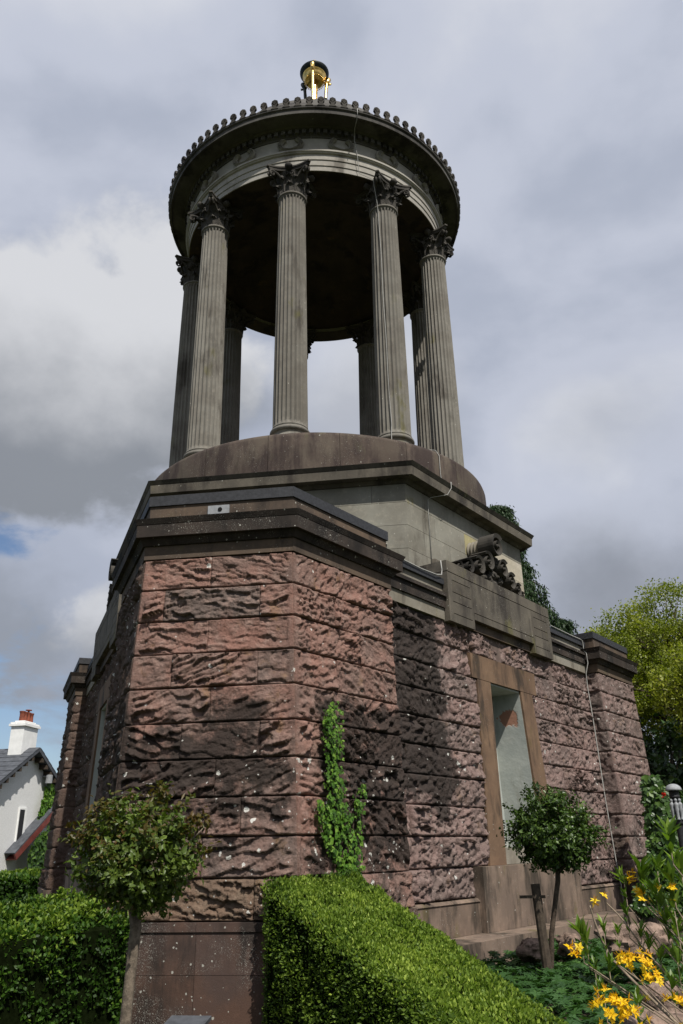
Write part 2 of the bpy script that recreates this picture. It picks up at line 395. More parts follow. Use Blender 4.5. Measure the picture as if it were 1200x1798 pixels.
# plaster of the niche: pale grey-green limewash, flaked to red stone in one patch
m_, T = mat('niche_limewash'); p = pos(T)
col = T.mix(T.ss(T.noise(p, 3, 6, .6), .35, .7), (.36, .385, .36), (.44, .46, .425))
col = T.mix(T.math('MULTIPLY', T.ss(T.noise(T.vmap(p, (3, 3, .7)), 2, 5, .6), .52, .72), .5), col, (.24, .235, .19))
dv = T.n('ShaderNodeVectorMath', {0: p, 1: tuple(F(60, .58, 3.70, 3.60))}, operation='SUBTRACT').outputs[0]
ln = T.n('ShaderNodeVectorMath', {0: T.vmap(dv, (1, 1, 1.15))}, operation='LENGTH').outputs['Value']
pk = T.math('SUBTRACT', .29, T.math('ADD', ln, T.math('MULTIPLY', T.math('SUBTRACT', T.noise(p, 6, 4, .6), .5), .42)))
fl = T.ss(pk, .1, .13)
col = T.mix(fl, col, (.36, .19, .13))
h = T.math('SUBTRACT', T.math('MULTIPLY', T.noise(p, 16, 4, .6), .5), T.math('MULTIPLY', fl, .6))
finish(T, col, .9, h, .5, .02); M['lime'] = m_

# ------------------------------------------------------------------ ground
def gz(x, y):
    x = np.asarray(x, float); y = np.asarray(y, float)
    return .06+.24*sstep(x, 1.5, 3.0)*(1-sstep(np.hypot(x, y), 14, 30))+.05*sstep(-y, -4, 6)*0
mb = MB()
ax = np.concatenate([-np.geomspace(900, 14, 12), np.linspace(-12, 12, 81), np.geomspace(14, 900, 12)])
X, Y = np.meshgrid(ax, ax)
Z = gz(X, Y)+.025*fbm(X*1.3, Y*1.3, X*0, 3, 5)
mb.grid(np.stack([X, Y, Z], -1))
m_, T = mat('soil_and_grass'); p = pos(T)
col = T.mix(T.ss(T.noise(p, 1.1, 6, .6), .45, .6), (.045, .032, .022), (.05, .085, .02))
finish(T, col, .97, T.noise(p, 18, 5, .6), .8, .03)
tag(mb.obj('ground', m_, smooth=True), kind='structure')

# ================================================================== THE MONUMENT
MON = tag(empty('monument'), 'tall pink stone monument topped by a round grey colonnade and gold tripod', 'monument')
S60 = math.sin(R(60))
TP = 3.62                                   # piers start this far along each side
Lz = lambda z: 7.047-.031*z                 # pier end face distance (battered)
Bz = lambda z: 4.40-.041*z                  # pier side face distance
Dz = lambda z: 4.06-.028*z                  # recessed wall face
ZC = [.99+.378*k for k in range(11)]
def pier_poly(a, L, B, o=0.0, te=None, din=3.0):
    L = L+o; B = B+o; te = TP-o if te is None else te
    wv = (B-L*.5)/S60
    P = [F(a-60, te, din, 0), F(a-60, te, B, 0), F(a, -wv, L, 0), F(a, wv, L, 0), F(a+60, -te, B, 0), F(a+60, -te, din, 0)]
    return [q[:2] for q in P]

def stone(parent, mt, n, td, org, t0, t1, z0, z1, off, res, style, seed, soot=None, hue=0., lich=.2, margL=0, margR=0, amp=1.0, az=0):
    """one rock-faced block. org: point on the wall line at t=0; off(z): distance out along n; t0/t1 callables of z"""
    g = .0015
    nz = max(6, int((z1-z0)/res)); nt = max(6, int((t1(z0)-t0(z0))/res))
    zz = np.linspace(z0+.003, z1-.003, nz+1)
    U = np.linspace(0, 1, nt+1)
    A0 = np.array([t0(z) for z in zz])+(g if not margL else 0); A1 = np.array([t1(z) for z in zz])-(g if not margR else 0)
    Tt = A0[:, None]+(A1-A0)[:, None]*U[None, :]; Zz = np.repeat(zz[:, None], nt+1, 1)
    rs = np.random.default_rng(seed); ang = rs.uniform(-.38, .42) if style == 'furrow' else rs.uniform(-.9, .9)
    x = Tt*math.cos(ang)+Zz*math.sin(ang)+seed*3.7; y = -Tt*math.sin(ang)+Zz*math.cos(ang)
    zo = x*0+seed*1.3
    wx = .06*fbm(x*4, y*4, zo, 4, 1); wy = .05*fbm(x*4, y*5, zo+9, 4, 2)
    mod = sstep(fbm(x*2.3, y*3.4, zo, 3, 9), -.30, .30); mod2 = sstep(fbm(x*3.1+7, y*3.1, zo, 3, 10), -.28, .28)
    k = rs.uniform(.65, 1.45); wf, ws = rs.uniform(.65, 1.6), rs.uniform(.5, 1.7)
    if style == 'furrow':
        s1 = scoops((x+wx*1.8)/(.21*k), (y+wy*1.1)/(.088*k), seed % 50); s2 = scoops((x+wx)/.075, (y+wy)/.038, seed % 37+3)
        ph = (y+.10*fbm(x*1.8, y*2.2, zo, 3, 13)+.022*fbm(x*9, y*9, zo, 2, 14))/(.078*k)+rs.random()
        fr = ph-np.floor(ph); saw = sstep(fr, 0, .14)*(1-fr)
        fc = facets((x+wx*2.2)/(.24*k), (y+wy*1.6)/(.085*k), seed % 61)*.042+facets((x+wx*1.5)/.07, (y+wy*1.5)/.042, seed % 43+7)*.012*(.3+.7*mod)
        a1, a2, a3 = .022, .008, .012
    else:
        s1 = scoops((x+wx*1.4)/(.125*k), (y+wy*1.2)/(.085*k), seed % 50); s2 = scoops((x+wx)/.055, (y+wy)/.042, seed % 37+3)
        ph = (y+.08*fbm(x*3, y*3, zo, 3, 13)+.03*fbm(x*10, y*10, zo, 2, 14))/(.095*k)+rs.random()
        fr = ph-np.floor(ph); saw = sstep(fr, 0, .16)*(1-fr)
        fc = facets((x+wx*2)/(.13*k), (y+wy*1.8)/(.09*k), seed % 61)*.038+facets((x+wx*1.5)/.055, (y+wy*1.5)/.045, seed % 43+7)*.014*(.3+.7*mod)
        a1, a2, a3 = .034, .012, .006
    f0 = fbm(x*3.0, y*4.2, zo, 4, 3); f1 = fbm(x*18, y*24, zo, 3, 4)
    fc = fc*wf*(.35+.65*sstep(fbm(x*1.7+3, y*2.6, zo, 2, 19), -.35, .25)); pat = np.clip(s1, 0, 1.2)*a1*ws*(.35+.65*mod2)+np.clip(s2, 0, 1.1)*a2*(.3+.7*mod)+saw*a3*mod+fc+.036*f0+.014*f1+.006*fbm(x*45, y*50, zo, 2, 20)-.030
    pat *= amp*rs.uniform(.75, 1.2)
    dzt = z1-Zz; dzb = Zz-z0
    jt = fbm(Tt*6, Tt*0+z1, zo, 3, 17); jb = fbm(Tt*5, Tt*0+z0, zo, 3, 18)
    edge = sstep(dzt/(.022+.016*jt), 0, 1)*sstep((dzb-.006*jb)/(.026+.020*jb), 0, 1)
    dl = (Tt-A0[:, None]); dr = (A1[:, None]-Tt)
    ev = np.ones_like(Tt)
    jag = .022*fbm(Zz*8, Tt*2, zo, 3, 7)
    if margL: ev = ev*(.10+.90*sstep(dl+jag, .030, .085))
    else: ev = ev*(.55+.45*sstep(dl, 0, .025))
    if margR: ev = ev*(.10+.90*sstep(dr+jag, .030, .085))
    else: ev = ev*(.55+.45*sstep(dr, 0, .025))
    H = .020+pat*edge*ev
    H = H-.040*(1-sstep((dzt-.004*np.clip(jt, 0, 1))/.009, 0, 1)*sstep((dzb-.008*np.clip(jb, -.2, 1))/.011, 0, 1))
    if not margL: H = H-.008*(1-sstep(dl, 0, .006))
    if not margR: H = H-.008*(1-sstep(dr, 0, .006))
    O = np.array([off(z) for z in zz])
    org = np.array(org, float)
    V = org+td*Tt[..., None]+n*(O[:, None]+H)[..., None]; V[..., 2] = Zz
    mb = MB(); mb.grid(V)
    # skirt back into the wall
    b = np.concatenate([V[0, :], V[1:, -1], V[-1, -2::-1], V[-2:0:-1, 0]]); nb = len(b)
    bi = np.concatenate([np.arange(nt+1), (np.arange(1, nz+1))*(nt+1)+nt, nz*(nt+1)+np.arange(nt-1, -1, -1), np.arange(nz-1, 0, -1)*(nt+1)])
    base = mb.n; mb.v.append(b-n*.07); mb.n += nb
    for i in range(nb):
        j = (i+1) % nb; mb.f.append((int(bi[j]), int(bi[i]), base+i, base+j))
    me = mb.mesh('stone', mt, True)
    tf = np.concatenate([Tt.ravel(), Tt.ravel()[bi]]); zf = np.concatenate([Zz.ravel(), Zz.ravel()[bi]])
    for nm, fn in (('soot', soot), ('hue', hue), ('lich', lich)):
        at = me.attributes.new(nm, 'FLOAT', 'POINT')
        val = fn(tf, zf) if callable(fn) else np.full(len(tf), 0.0 if fn is None else fn)
        at.data.foreach_set('value', np.asarray(val, np.float32))
    return link('stone', me, parent)

PIERS = {}
for a in (0, 120, 240):
    mb = MB(); mb.prism(pier_poly(a, Lz(.9)-.06, Bz(.9)-.06), -.3, 4.9, pier_poly(a, Lz(4.9)-.06, Bz(4.9)-.06))
    pc = mb.obj('pier', M['mortar'], MON); PIERS[a] = pc
    # drafted arrises
    # cornice layers
    L, B = 6.895, 4.205
    def layer(nm, o, z0, z1, mt, o1=None):
        b_ = MB(); b_.prism(pier_poly(a, L, B, o), z0, z1, pier_poly(a, L, B, o if o1 is None else o1)); return b_.obj(nm, mt, pc)
    layer('frieze_band', .03, 4.775, 4.935, M['band'])
    layer('bed_moulding', .055, 4.937, 5.016, M['cornice'], .10)
    layer('cornice', .15, 5.018, 5.168, M['cornice'])
    layer('cornice_moulding', .155, 5.171, 5.236, M['cornice'], .185)
    layer('parapet', .0, 5.238, 5.46, M['band'])
    layer('coping', .022, 5.462, 5.59, M['coping'])

# --- front pier stones (end face az 0, side faces +60 and -60)
def wch(z): return (Bz(z)-Lz(z)*.5)/S60
def tcor(z): return wch(z)*.5-Lz(z)*S60       # corner position along side +60 (negative t)
seed = 1
def soot_front(t, z):
    s = .88*np.exp(-((z-2.35)/.62)**2)+.40*np.exp(-((z-3.02)/.15)**2)*sstep(t, -.4, .2)
    s += .20*np.exp(-((z-1.62)/.25)**2)+.12*np.exp(-((z-3.8)/.3)**2)+.18*np.exp(-((z-3.35)/.12)**2)*np.exp(-((t+.0)/.3)**2)
    s += .35*sstep(-t, .75, .92)*sstep(3.6-z, 0, .7)
    s = s*(1-.45*sstep(t, .35, .8)*sstep(z, 1.9, 2.2))
    return np.clip(s, 0, .9)
def hue_front(k):
    return [.25, .75, .55, .6, .55, .35, .45, .05, .55, .05][k]
splits = {9: [.46], 8: [.16, .79], 7: [.46], 6: [.25, .78], 5: [.5], 4: [.34, .80], 3: [.55], 2: [.22, .7], 1: [.5], 0: [.35, .78]}
for k in range(10):
    z0, z1 = ZC[k], ZC[k+1]
    ed = [0]+splits[k]+[1]
    for i in range(len(ed)-1):
        u0, u1 = ed[i], ed[i+1]
        hu = hue_front(k)+random.uniform(-.25, .2)
        if k == 8: hu = [.15, .95, .05][i]
        if k == 9: hu = [0, .35][i]
        stone(PIERS[0], M['rustic'] if k else M['rustic_y'], nrm(0), tng(0), (0, 0, 0), lambda z, u=u0: -wch(z)+2*wch(z)*u, lambda z, u=u1: -wch(z)+2*wch(z)*u,
              z0, z1, Lz, .0115, 'furrow', seed, soot_front, max(0, hu), (lambda t, z: .10+.45*sstep(2.8-z, 0, .7)), i == 0, i == len(ed)-2, 1.0); seed += 1
def soot_side(t, z):
    u = t-(-5.54)
    s = .82*sstep(u, .0, .55)*sstep(3.45-z, 0, .45)*sstep(z, 1.25, 1.9)+.45*sstep(z, 1.0, 1.1)*sstep(1.9-z, 0, .4)
    return np.clip(s, 0, 1)
for k in range(10):
    z0, z1 = ZC[k], ZC[k+1]
    ed = [0, .62, 1] if k % 2 else [0, .38, 1]
    if k in (9, 4): ed = [0, .2, .74, 1]
    for i in range(len(ed)-1):
        te = -TP
        stone(PIERS[0], M['rustic'], nrm(60), tng(60), (0, 0, 0), lambda z, u=ed[i]: tcor(z)+(te-tcor(z))*u, lambda z, u=ed[i+1]: tcor(z)+(te-tcor(z))*u,
              z0, z1, Bz, .0125, 'pit', seed, soot_side, max(0, .25+.1*(k < 6)+random.uniform(-.25, .2)), (lambda t, z: .10+.95*sstep(2.9-z, 0, .8)), i == 0, 0, 1.0); seed += 1
        # left side of the front pier
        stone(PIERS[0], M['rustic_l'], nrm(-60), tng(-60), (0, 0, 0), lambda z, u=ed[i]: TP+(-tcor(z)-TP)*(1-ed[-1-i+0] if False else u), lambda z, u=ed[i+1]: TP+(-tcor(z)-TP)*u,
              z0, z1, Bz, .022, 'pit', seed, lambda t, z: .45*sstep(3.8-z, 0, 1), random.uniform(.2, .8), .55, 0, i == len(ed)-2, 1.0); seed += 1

# --- far piers: the return and the side face that show
for a, sgn in ((120, 1), (240, -1)):
    s_az = 60*sgn
    mt = M['rustic_r'] if sgn > 0 else M['rustic_l']
    for k in range(10):
        z0, z1 = ZC[k], ZC[k+1]
        if sgn > 0:
            n_, td_ = -tng(60), nrm(60)
            stone(PIERS[a], mt, n_, td_, tng(60)*TP, lambda z: Dz(z)-.02, lambda z: Bz(z), z0, z1, lambda z: 0.0, .022, 'pit', seed,
                  lambda t, z: .28+0*t, random.uniform(.5, 1), .25, 0, 1, .8); seed += 1
            ed = [0, .55, 1] if k % 2 else [0, .3, 1]
            for i in range(2):
                stone(PIERS[a], mt, nrm(60), tng(60), (0, 0, 0), lambda z, u=ed[i]: TP+(-tcor(z)-TP)*u, lambda z, u=ed[i+1]: TP+(-tcor(z)-TP)*u,
                      z0, z1, Bz, .022, 'pit', seed, lambda t, z: .12+.3*sstep(2.6-z, 0, 1), random.uniform(0, .6), .35, i == 0, i == 1, 1.0); seed += 1
        else:
            n_, td_ = tng(-60), -nrm(-60)
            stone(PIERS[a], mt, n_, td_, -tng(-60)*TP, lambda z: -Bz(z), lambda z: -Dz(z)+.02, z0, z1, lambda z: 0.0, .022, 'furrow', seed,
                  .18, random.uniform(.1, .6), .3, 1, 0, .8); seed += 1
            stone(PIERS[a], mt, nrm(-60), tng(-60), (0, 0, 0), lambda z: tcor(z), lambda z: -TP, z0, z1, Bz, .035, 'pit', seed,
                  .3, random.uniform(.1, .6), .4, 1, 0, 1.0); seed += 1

# --- plinth of the front pier and of the others
for a in (0, 120, 240):
    for nm, L0, z0, z1 in (('plinth_block', .05, -.3, .545), ('plinth_block', .047, .549, .905), ('plinth_cap', .062, .908, .988)):
        for h in ((0,) if a else (0, 1)):
            lb, bb = Lz(.9)+L0, Bz(.9)+L0
            if a == 0:
                wv = (bb-lb*.5)/S60
                P = ([F(-60, TP, 3.0, 0), F(-60, TP, bb, 0), F(0, -wv, lb, 0), F(0, -.002, lb, 0), F(0, -.002, 3.5, 0)] if h == 0 else
                     [F(0, .002, 3.5, 0), F(0, .002, lb, 0), F(0, wv, lb, 0), F(60, -TP, bb, 0), F(60, -TP, 3.0, 0)])
                b_ = MB(); b_.prism([q[:2] for q in P], z0, z1)
            else:
                b_ = MB(); b_.prism(pier_poly(a, lb, bb), z0, z1)
            b_.obj(nm, M['plinth'] if a == 0 else M['plinth_r'], PIERS[a])
# vent plate on the parapet
b_ = MB(); b_.box((-.02, -6.905, 5.358), (.26, .03, .11)); vp = b_.obj('vent_plate', M['lead'], PIERS[0])
b_ = MB(); b_.lathe([(0, 0), (.026, 0), (.026, .012), (0, .012)], 20)
o = b_.obj('vent_hole_dark', M['black'], vp); o.rotation_euler = (R(90), 0, 0); o.location = (0, -6.915, 5.358)  # black disc stands in for the dark inside the hole

# --- recessed walls
for a in (60, 180, 300):
    mb = MB()
    if a == 180:
        frame_box(mb, a, -TP-.3, TP+.3, 2.2, 3.9, -.3, 5.15)
    else:
        frame_box(mb, a, -TP-.3, -.78, 3.3, 3.93, -.3, 4.9); frame_box(mb, a, .78, TP+.3, 3.3, 3.93, -.3, 4.9)
        frame_box(mb, a, -.779, .779, 3.3, 3.93, 4.05, 4.9); frame_box(mb, a, -.779, .779, 3.3, 3.93, -.3, 1.34)
        frame_box(mb, a, -TP-.3, TP+.3, 2.2, 3.298, -.3, 4.9)
    wl = mb.obj('wall', M['mortar'], MON)
    if a == 180: continue
    right = a == 60
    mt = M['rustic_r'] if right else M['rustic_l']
    jw = lambda z: .95+(.21)*(3.99-z)/2.6          # outer half width of the jambs
    ji = lambda z: .53+(.14)*(3.99-z)/2.6
    for k in range(10):
        z0, z1 = ZC[k], ZC[k+1]; zm = (z0+z1)/2
        if k == 9: inner = 0
        elif k == 8: inner = 1.13
        elif k == 0: inner = 1.62
        else: inner = None
        for s_ in (-1, 1):
            e_in = (lambda z: jw(z)+.006) if inner is None else (lambda z, q=inner: q)
            fr = [.0, .5, 1] if k % 2 else [0, .32, .78, 1]
            if k == 0: fr = [0, .55, 1]
            for i in range(len(fr)-1):
                # fractions run outward from the niche
                def tt(u): return lambda z: s_*(e_in(z)+(TP-e_in(z))*u)
                A_, B_ = (tt(fr[i]), tt(fr[i+1])) if s_ > 0 else (tt(fr[i+1]), tt(fr[i]))
                if right:
                    so_ = lambda t, z: (.90*sstep(-2.0-t+.45*fbm(t*1.5, z*1.8, t*0, 3, 61), -.25, .3)*sstep(z+.3*fbm(t*1.7, z, t*0+4, 2, 62), 1.85, 2.4)+.20+.30*sstep(t, 1.2, 2.2)*sstep(1.9-z, 0, .5))
                    hu = random.uniform(0, .65)
                else:
                    so_ = .35; hu = random.uniform(0, .8)
                stone(wl, mt, nrm(a), tng(a), (0, 0, 0), A_, B_, z0, z1, Dz, .0165 if right else .035, 'pit', seed, so_, hu,
                      .12 if right else .3, 0, 0, 1.15); seed += 1
    # niche: jambs, lintel, limewashed lining, base block, step
    for s_ in (-1, 1):
        b_ = MB()
        def ring(z):
            q = [F(a, s_*ji(z), Dz(z)+.035, z), F(a, s_*jw(z), Dz(z)+.035, z), F(a, s_*jw(z), 3.36, z), F(a, s_*ji(z), 3.36, z)]
            return np.array(q if s_ > 0 else q[::-1])
        b_.loft([ring(1.37), ring(4.012)]); b_.obj('jamb', M['jamb'], wl)
        b_ = MB()
        def ring2(z):
            q = [F(a, s_*(ji(z)-.004), Dz(z)+.0, z), F(a, s_*(ji(z)+.03), Dz(z)+.0, z), F(a, s_*(ji(z)+.03), 3.40, z), F(a, s_*(ji(z)-.004), 3.40, z)]
            return np.array(q if s_ > 0 else q[::-1])
        b_.loft([ring2(1.372), ring2(4.008)]); b_.obj('niche_reveal', M['lime'], wl)
    b_ = MB(); frame_box(b_, a, -1.125, 1.125, 3.36, Dz(4.2)+.045, 4.014, 4.39); b_.obj('lintel', M['jamb'], wl)
    b_ = MB(); frame_box(b_, a, -.70, .70, 3.38, Dz(4)-.0, 3.985, 4.011); b_.obj('niche_soffit', M['lime'], wl)
    b_ = MB(); frame_box(b_, a, -.72, .72, 3.31, 3.42, 1.372, 4.0); b_.obj('niche_back', M['lime'], wl)
    b_ = MB(); frame_box(b_, a, -.62, .62, 3.421, 3.93, 1.372, 1.60); b_.obj('niche_sill', M['lightband'], wl)
    b_ = MB(); frame_box(b_, a, -.40, .40, 3.48, 3.50, 1.605, 2.02)
    for i in range(11): frame_box(b_, a, -.41, .41, 3.50, 3.525, 1.615+i*.037, 1.637+i*.037)
    b_.obj('niche_grille', M['iron'], wl)
    for t0, t1 in ((-1.61, -.62), (-.616, .62), (.624, 1.61)):
        b_ = MB(); frame_box(b_, a, t0, t1, 3.8, 4.18, .575, 1.366); b_.obj('niche_base_block', M['plinth_r'], wl)
    for t0, t1 in ((-TP, -2.6), (-2.596, -1.614), (1.614, 2.7), (2.704, TP)):
        b_ = MB(); frame_box(b_, a, t0, t1, 3.8, 4.095, .575, .945); b_.obj('plinth_block', M['plinth_r'], wl)
        b_ = MB(); p0 = [F(a, t0, 4.11, 0), F(a, t1, 4.11, 0), F(a, t1, 3.8, 0), F(a, t0, 3.8, 0)]; p1 = [F(a, t0, 4.07, 0), F(a, t1, 4.07, 0), F(a, t1, 3.8, 0), F(a, t0, 3.8, 0)]
        b_.prism([q[:2] for q in p0], .948, .985, [q[:2] for q in p1]); b_.obj('plinth_cap', M['plinth_r'], wl)
    for i in range(6):
        t0 = -TP+.05+i*1.45
        b_ = MB(); frame_box(b_, a, t0, t0+1.445, 3.8, 4.62, -.2, .572); b_.obj('step_block', M['plinth_r'], wl)
    # entablature of the recessed wall either side of the tablet
    for t0, t1 in ((-TP, -1.84), (1.84, TP)):
        for nm, d, z0, z1, mt2 in (('frieze_band', 4.0, 4.76, 4.935, 'lightband'), ('cornice', 4.03, 4.938, 5.10, 'cornice'), ('cornice_moulding', 4.07, 5.103, 5.155, 'cornice'),
                                   ('parapet', 3.985, 5.157, 5.30, 'lightband'), ('coping', 4.03, 5.303, 5.40, 'coping')):
            b_ = MB(); frame_box(b_, a, t0, t1, 3.0, d, z0, z1); b_.obj(nm, M[mt2], wl)
    # tablet with incised lines: thin slabs with open joints over a darker core
    b_ = MB(); frame_box(b_, a, -1.825, 1.825, 3.45, 4.055, 4.90, 5.685); frame_box(b_, a, -1.05, 1.05, 3.6, 4.0, 4.765, 4.898)
    for s_ in (-1, 1):
        frame_box(b_, a, *sorted((s_*1.06, s_*1.825)), 3.45, 4.055, 4.745, 4.898)
    tb = b_.obj('tablet', M['band'], wl)
    def slab(t0, t1, z0, z1, nm='panel'):
        b2 = MB(); frame_box(b2, a, t0, t1, 3.6, 4.085, z0, z1); b2.obj(nm, M['hexcor'], tb)
    slab(-1.83, 1.83, 5.53, 5.70); slab(-1.06, 1.06, 5.02, 5.516); slab(-1.06, 1.06, 4.905, 5.008)
    for s_ in (-1, 1):
        def sl(u0, u1, z0, z1): slab(*sorted((s_*u0, s_*u1)), z0, z1)
        sl(1.066, 1.13, 4.742, 5.516); sl(1.70, 1.828, 4.742, 5.516)
        zs = [4.742, 4.87, 5.06, 5.21, 5.40, 5.516]
        for i in range(5): sl(1.131, 1.699, zs[i]+(0 if i == 0 else .012), zs[i+1])
    # carved acroterion on the tablet
    ac_o = F(a, 0, 3.90, 5.70); n_ = nrm(a); t_ = tng(a)
    def P(t, z, d=0.0): return ac_o+t_*t+n_*d+np.array([0, 0, z])
    b_ = MB()
    def volute(tc, zc, r, depth, sg, turns=1.6, w_=.28, d0=-.15):
        th = np.linspace(0, turns*2*np.pi, int(26*turns)); rr = r*(1-.80*th/th[-1])
        for q in ((0),):
            cen = [P(tc+sg*rr[i]*math.cos(th[i]+.8), zc+rr[i]*math.sin(th[i]+.8)) for i in range(len(th))]
            wv = r*w_*(1-.6*th/th[-1])
            lo = []
            for i in range(len(th)):
                rad = (cen[i]-P(tc, zc)); rad = rad/(np.linalg.norm(rad)+1e-6)
                lo.append(np.array([cen[i]+rad*wv[i]*.5+n_*d0, cen[i]+rad*wv[i]*.5+n_*(d0+depth), cen[i]-rad*wv[i]*.5+n_*(d0+depth*.92), cen[i]-rad*wv[i]*.5+n_*d0]))
            b_.loft(lo)
        # eye
        A = np.linspace(0, 2*np.pi, 10, endpoint=False)
        b_.loft([np.array([P(tc+r*.2*f_*math.cos(x), zc+r*.2*f_*math.sin(x), d0+dd) for x in A]) for f_, dd in ((1, 0), (1, depth*.9), (.5, depth*1.05))])
    volute(0, .74, .215, .30, 1, 1.5, .34, -.1)
    for s_ in (-1, 1):
        volute(s_*.27, .40, .17, .30, s_); volute(s_*.58, .25, .165, .28, s_); volute(s_*.88, .17, .13, .25, s_); volute(s_*1.12, .11, .095, .2, s_)
        b_.tube([P(s_*.1, .1, -.05), P(s_*.4, .32, -.05), P(s_*.7, .25, -.05), P(s_*1.0, .16, -.05), P(s_*1.2, .03, -.05)], [.07, .075, .06, .05, .02], 8)
    rs = np.random.default_rng(5)
    for i in range(34):                      # carved leaves and grapes in the middle
        tt_, zz_ = rs.normal(0, .26), abs(rs.normal(.25, .2)); zz_ = min(zz_, .62-abs(tt_)*.5); r_ = rs.uniform(.03, .075)
        A = np.linspace(0, 2*np.pi, 7, endpoint=False)
        b_.loft([np.array([P(tt_+r_*f_*math.cos(x), zz_+r_*f_*1.2*math.sin(x), dd) for x in A]) for f_, dd in ((1, -.12), (1, .04), (.45, .085))])
    b_.obj('acroterion', M['capital'], tb)
    b_ = MB()                                   # ribbed roll behind the top volute
    prof = []
    for i in range(33):
        x = i/32; prof.append((.185-.03*abs(math.sin(x*4*math.pi))**.6, x*.27))
    A = np.linspace(0, 2*np.pi, 24, endpoint=False)
    b_.loft([np.array([P(r_*math.cos(q)+0, .74+r_*math.sin(q), -.12-dd) for q in A]) for r_, dd in prof])
    b_.obj('ribbed_roll', M['lightband'], tb, smooth=True)
    for s_ in (-1, 1):
        b_ = MB()
        b_.loft([np.array([P(s_*.75+s_*dd, .13+r_*math.sin(q), -.3+r_*math.cos(q)) for q in A]) for r_, dd in [(.12-.008*abs(math.sin(x*.9)), x*.05) for x in range(14)]])
        b_.obj('ribbed_roll', M['hexcor'], tb, smooth=True)

# --- roof deck behind the parapets
b_ = MB(); P = []
for a in (0, 120, 240):
    wv = (3.6-6.0*.5)/S60; P += [F(a, -wv, 6.0, 0)[:2], F(a, wv, 6.0, 0)[:2]]
b_.prism(P, 4.85, 5.20); b_.obj('roof_deck', M['coping'], MON)

# --- hexagonal attic of ashlar
def hexpoly(ap): 
    r_ = ap/math.cos(R(30)); return [(r_*math.sin(R(30+60*k)), -r_*math.cos(R(30+60*k))) for k in range(6)]
b_ = MB(); b_.prism(hexpoly(3.545), 5.15, 7.08); att = b_.obj('attic', M['mortar'], MON)
zc = [5.16, 5.56, 5.96, 6.36, 6.755, 7.075]
hw = 3.555/math.cos(R(30))*math.sin(R(30))
for a in (0, 60, -60):
    for k in range(5):
        ed = [-hw, -1.2, -.2, .95, hw] if k % 2 else [-hw, -1.55, -.75, .4, 1.5, hw]
        for i in range(len(ed)-1):
            b_ = MB(); g = .003
            L0 = ed[i]+(g if i else 0); L1 = ed[i+1]-(g if i < len(ed)-2 else 0)
            frame_box(b_, a, L0 if i else -hw, L1 if i < len(ed)-2 else hw, 3.40, 3.555, zc[k]+g, zc[k+1]-g)
            # mitre: pull the inner edge back at the corners
            v = b_.v[0]; s30 = math.tan(R(30))
            mtl = M['attic']
            if a == 60 and k in (2, 3) and i == len(ed)-2: mtl = M['attic_pale']
            elif a == 60 and k in (1, 2, 3) and i == len(ed)-3: mtl = M['attic_yel']
            elif a == 60 and k == 3 and i == len(ed)-3: mtl = M['attic_pale']
            t__ = v@tng(a); d__ = v@nrm(a)
            lim = d__*s30; tn = np.clip(t__, -lim, lim); b_.v[0] = v+(tn-t__)[:, None]*tng(a)
            b_.obj('ashlar', mtl, att)
for nm, a0, a1, z0, z1 in (('bed_moulding', 3.575, 3.63, 7.078, 7.132), ('hexagonal_cornice', 3.775, 3.785, 7.135, 7.285), ('cornice_moulding', 3.79, 3.83, 7.288, 7.352)):
    b_ = MB(); b_.prism(hexpoly(a0), z0, z1, hexpoly(a1)); b_.obj(nm, M['hexcor'], att)

# --- drum
b_ = MB(); b_.lathe([(3.40, 7.353), (3.40, 8.20), (0, 8.20)], 72); dr = b_.obj('drum', M['mortar'], MON)
b_ = MB(); prof = [(3.3, 7.354), (3.54, 7.354), (3.535, 7.8), (3.53, 8.14), (3.515, 8.19), (3.48, 8.225), (3.40, 8.24), (2.2, 8.245)]
b_.lathe(prof, 9, -R(9.95), R(9.95)); dme = b_.mesh('drum_block', M['drum'], True); dme.set_sharp_from_angle(angle=R(40))
for k in range(18):
    o = link('drum_block', dme, dr); o.rotation_euler = (0, 0, R(20*k+6))

# --- columns
RC = 2.864; ZB = 8.243; ZN = 14.0
def shaft_mesh():
    nf = 24; per = 8; n = nf*per
    z0, z1 = 8.60, 13.99
    zz = np.concatenate([[z0, z0+.04, z0+.07, z0+.09, z0+.11, z0+.14], np.linspace(z0+.3, z1-.2, 12), [z1-.115, z1-.085, z1-.065, z1-.045, z1-.02, z1]])
    ph = np.arange(n)/per; frac = (ph % 1.0)*1.0
    x = (frac-.5)/.40; prof = np.where(np.abs(x) < 1, np.sqrt(np.clip(1-x*x, 0, 1)), 0)
    A = ph/nf*2*np.pi
    loops = []
    for z in zz:
        u = (z-z0)/(z1-z0); r0 = .320-.045*u**1.4
        if z < z0+.05 or z > z1-.045: d = np.zeros(n)
        else:
            e_ = min(z-(z0+.05), (z1-.04)-z)/.05
            d = prof*.030 if e_ >= 1 else np.where(np.abs(x) < math.sqrt(max(0, 1-(1-min(1, e_))**2)), prof*.030, 0)
        if z < z0+.03: r0 += .015
        if z > z1-.01: r0 += .012
        rr = r0-d
        loops.append(np.stack([rr*np.sin(A), -rr*np.cos(A), np.full(n, z)], -1))
    b_ = MB(); b_.loft(loops); 
    # torn, chipped arrises
    v = np.concatenate(b_.v); q = fbm(v[:, 0]*14, v[:, 1]*14, v[:, 2]*9, 3, 8); k_ = 1-.012*np.clip(q-.15, 0, 1)
    v[:, 0] *= k_; v[:, 1] *= k_; b_.v = [v]
    # astragal
    b_.lathe([(.27, 13.985), (.300, 13.99), (.306, 14.008), (.300, 14.028), (.27, 14.035)], 48)
    return b_.mesh('column', M['column'], True)
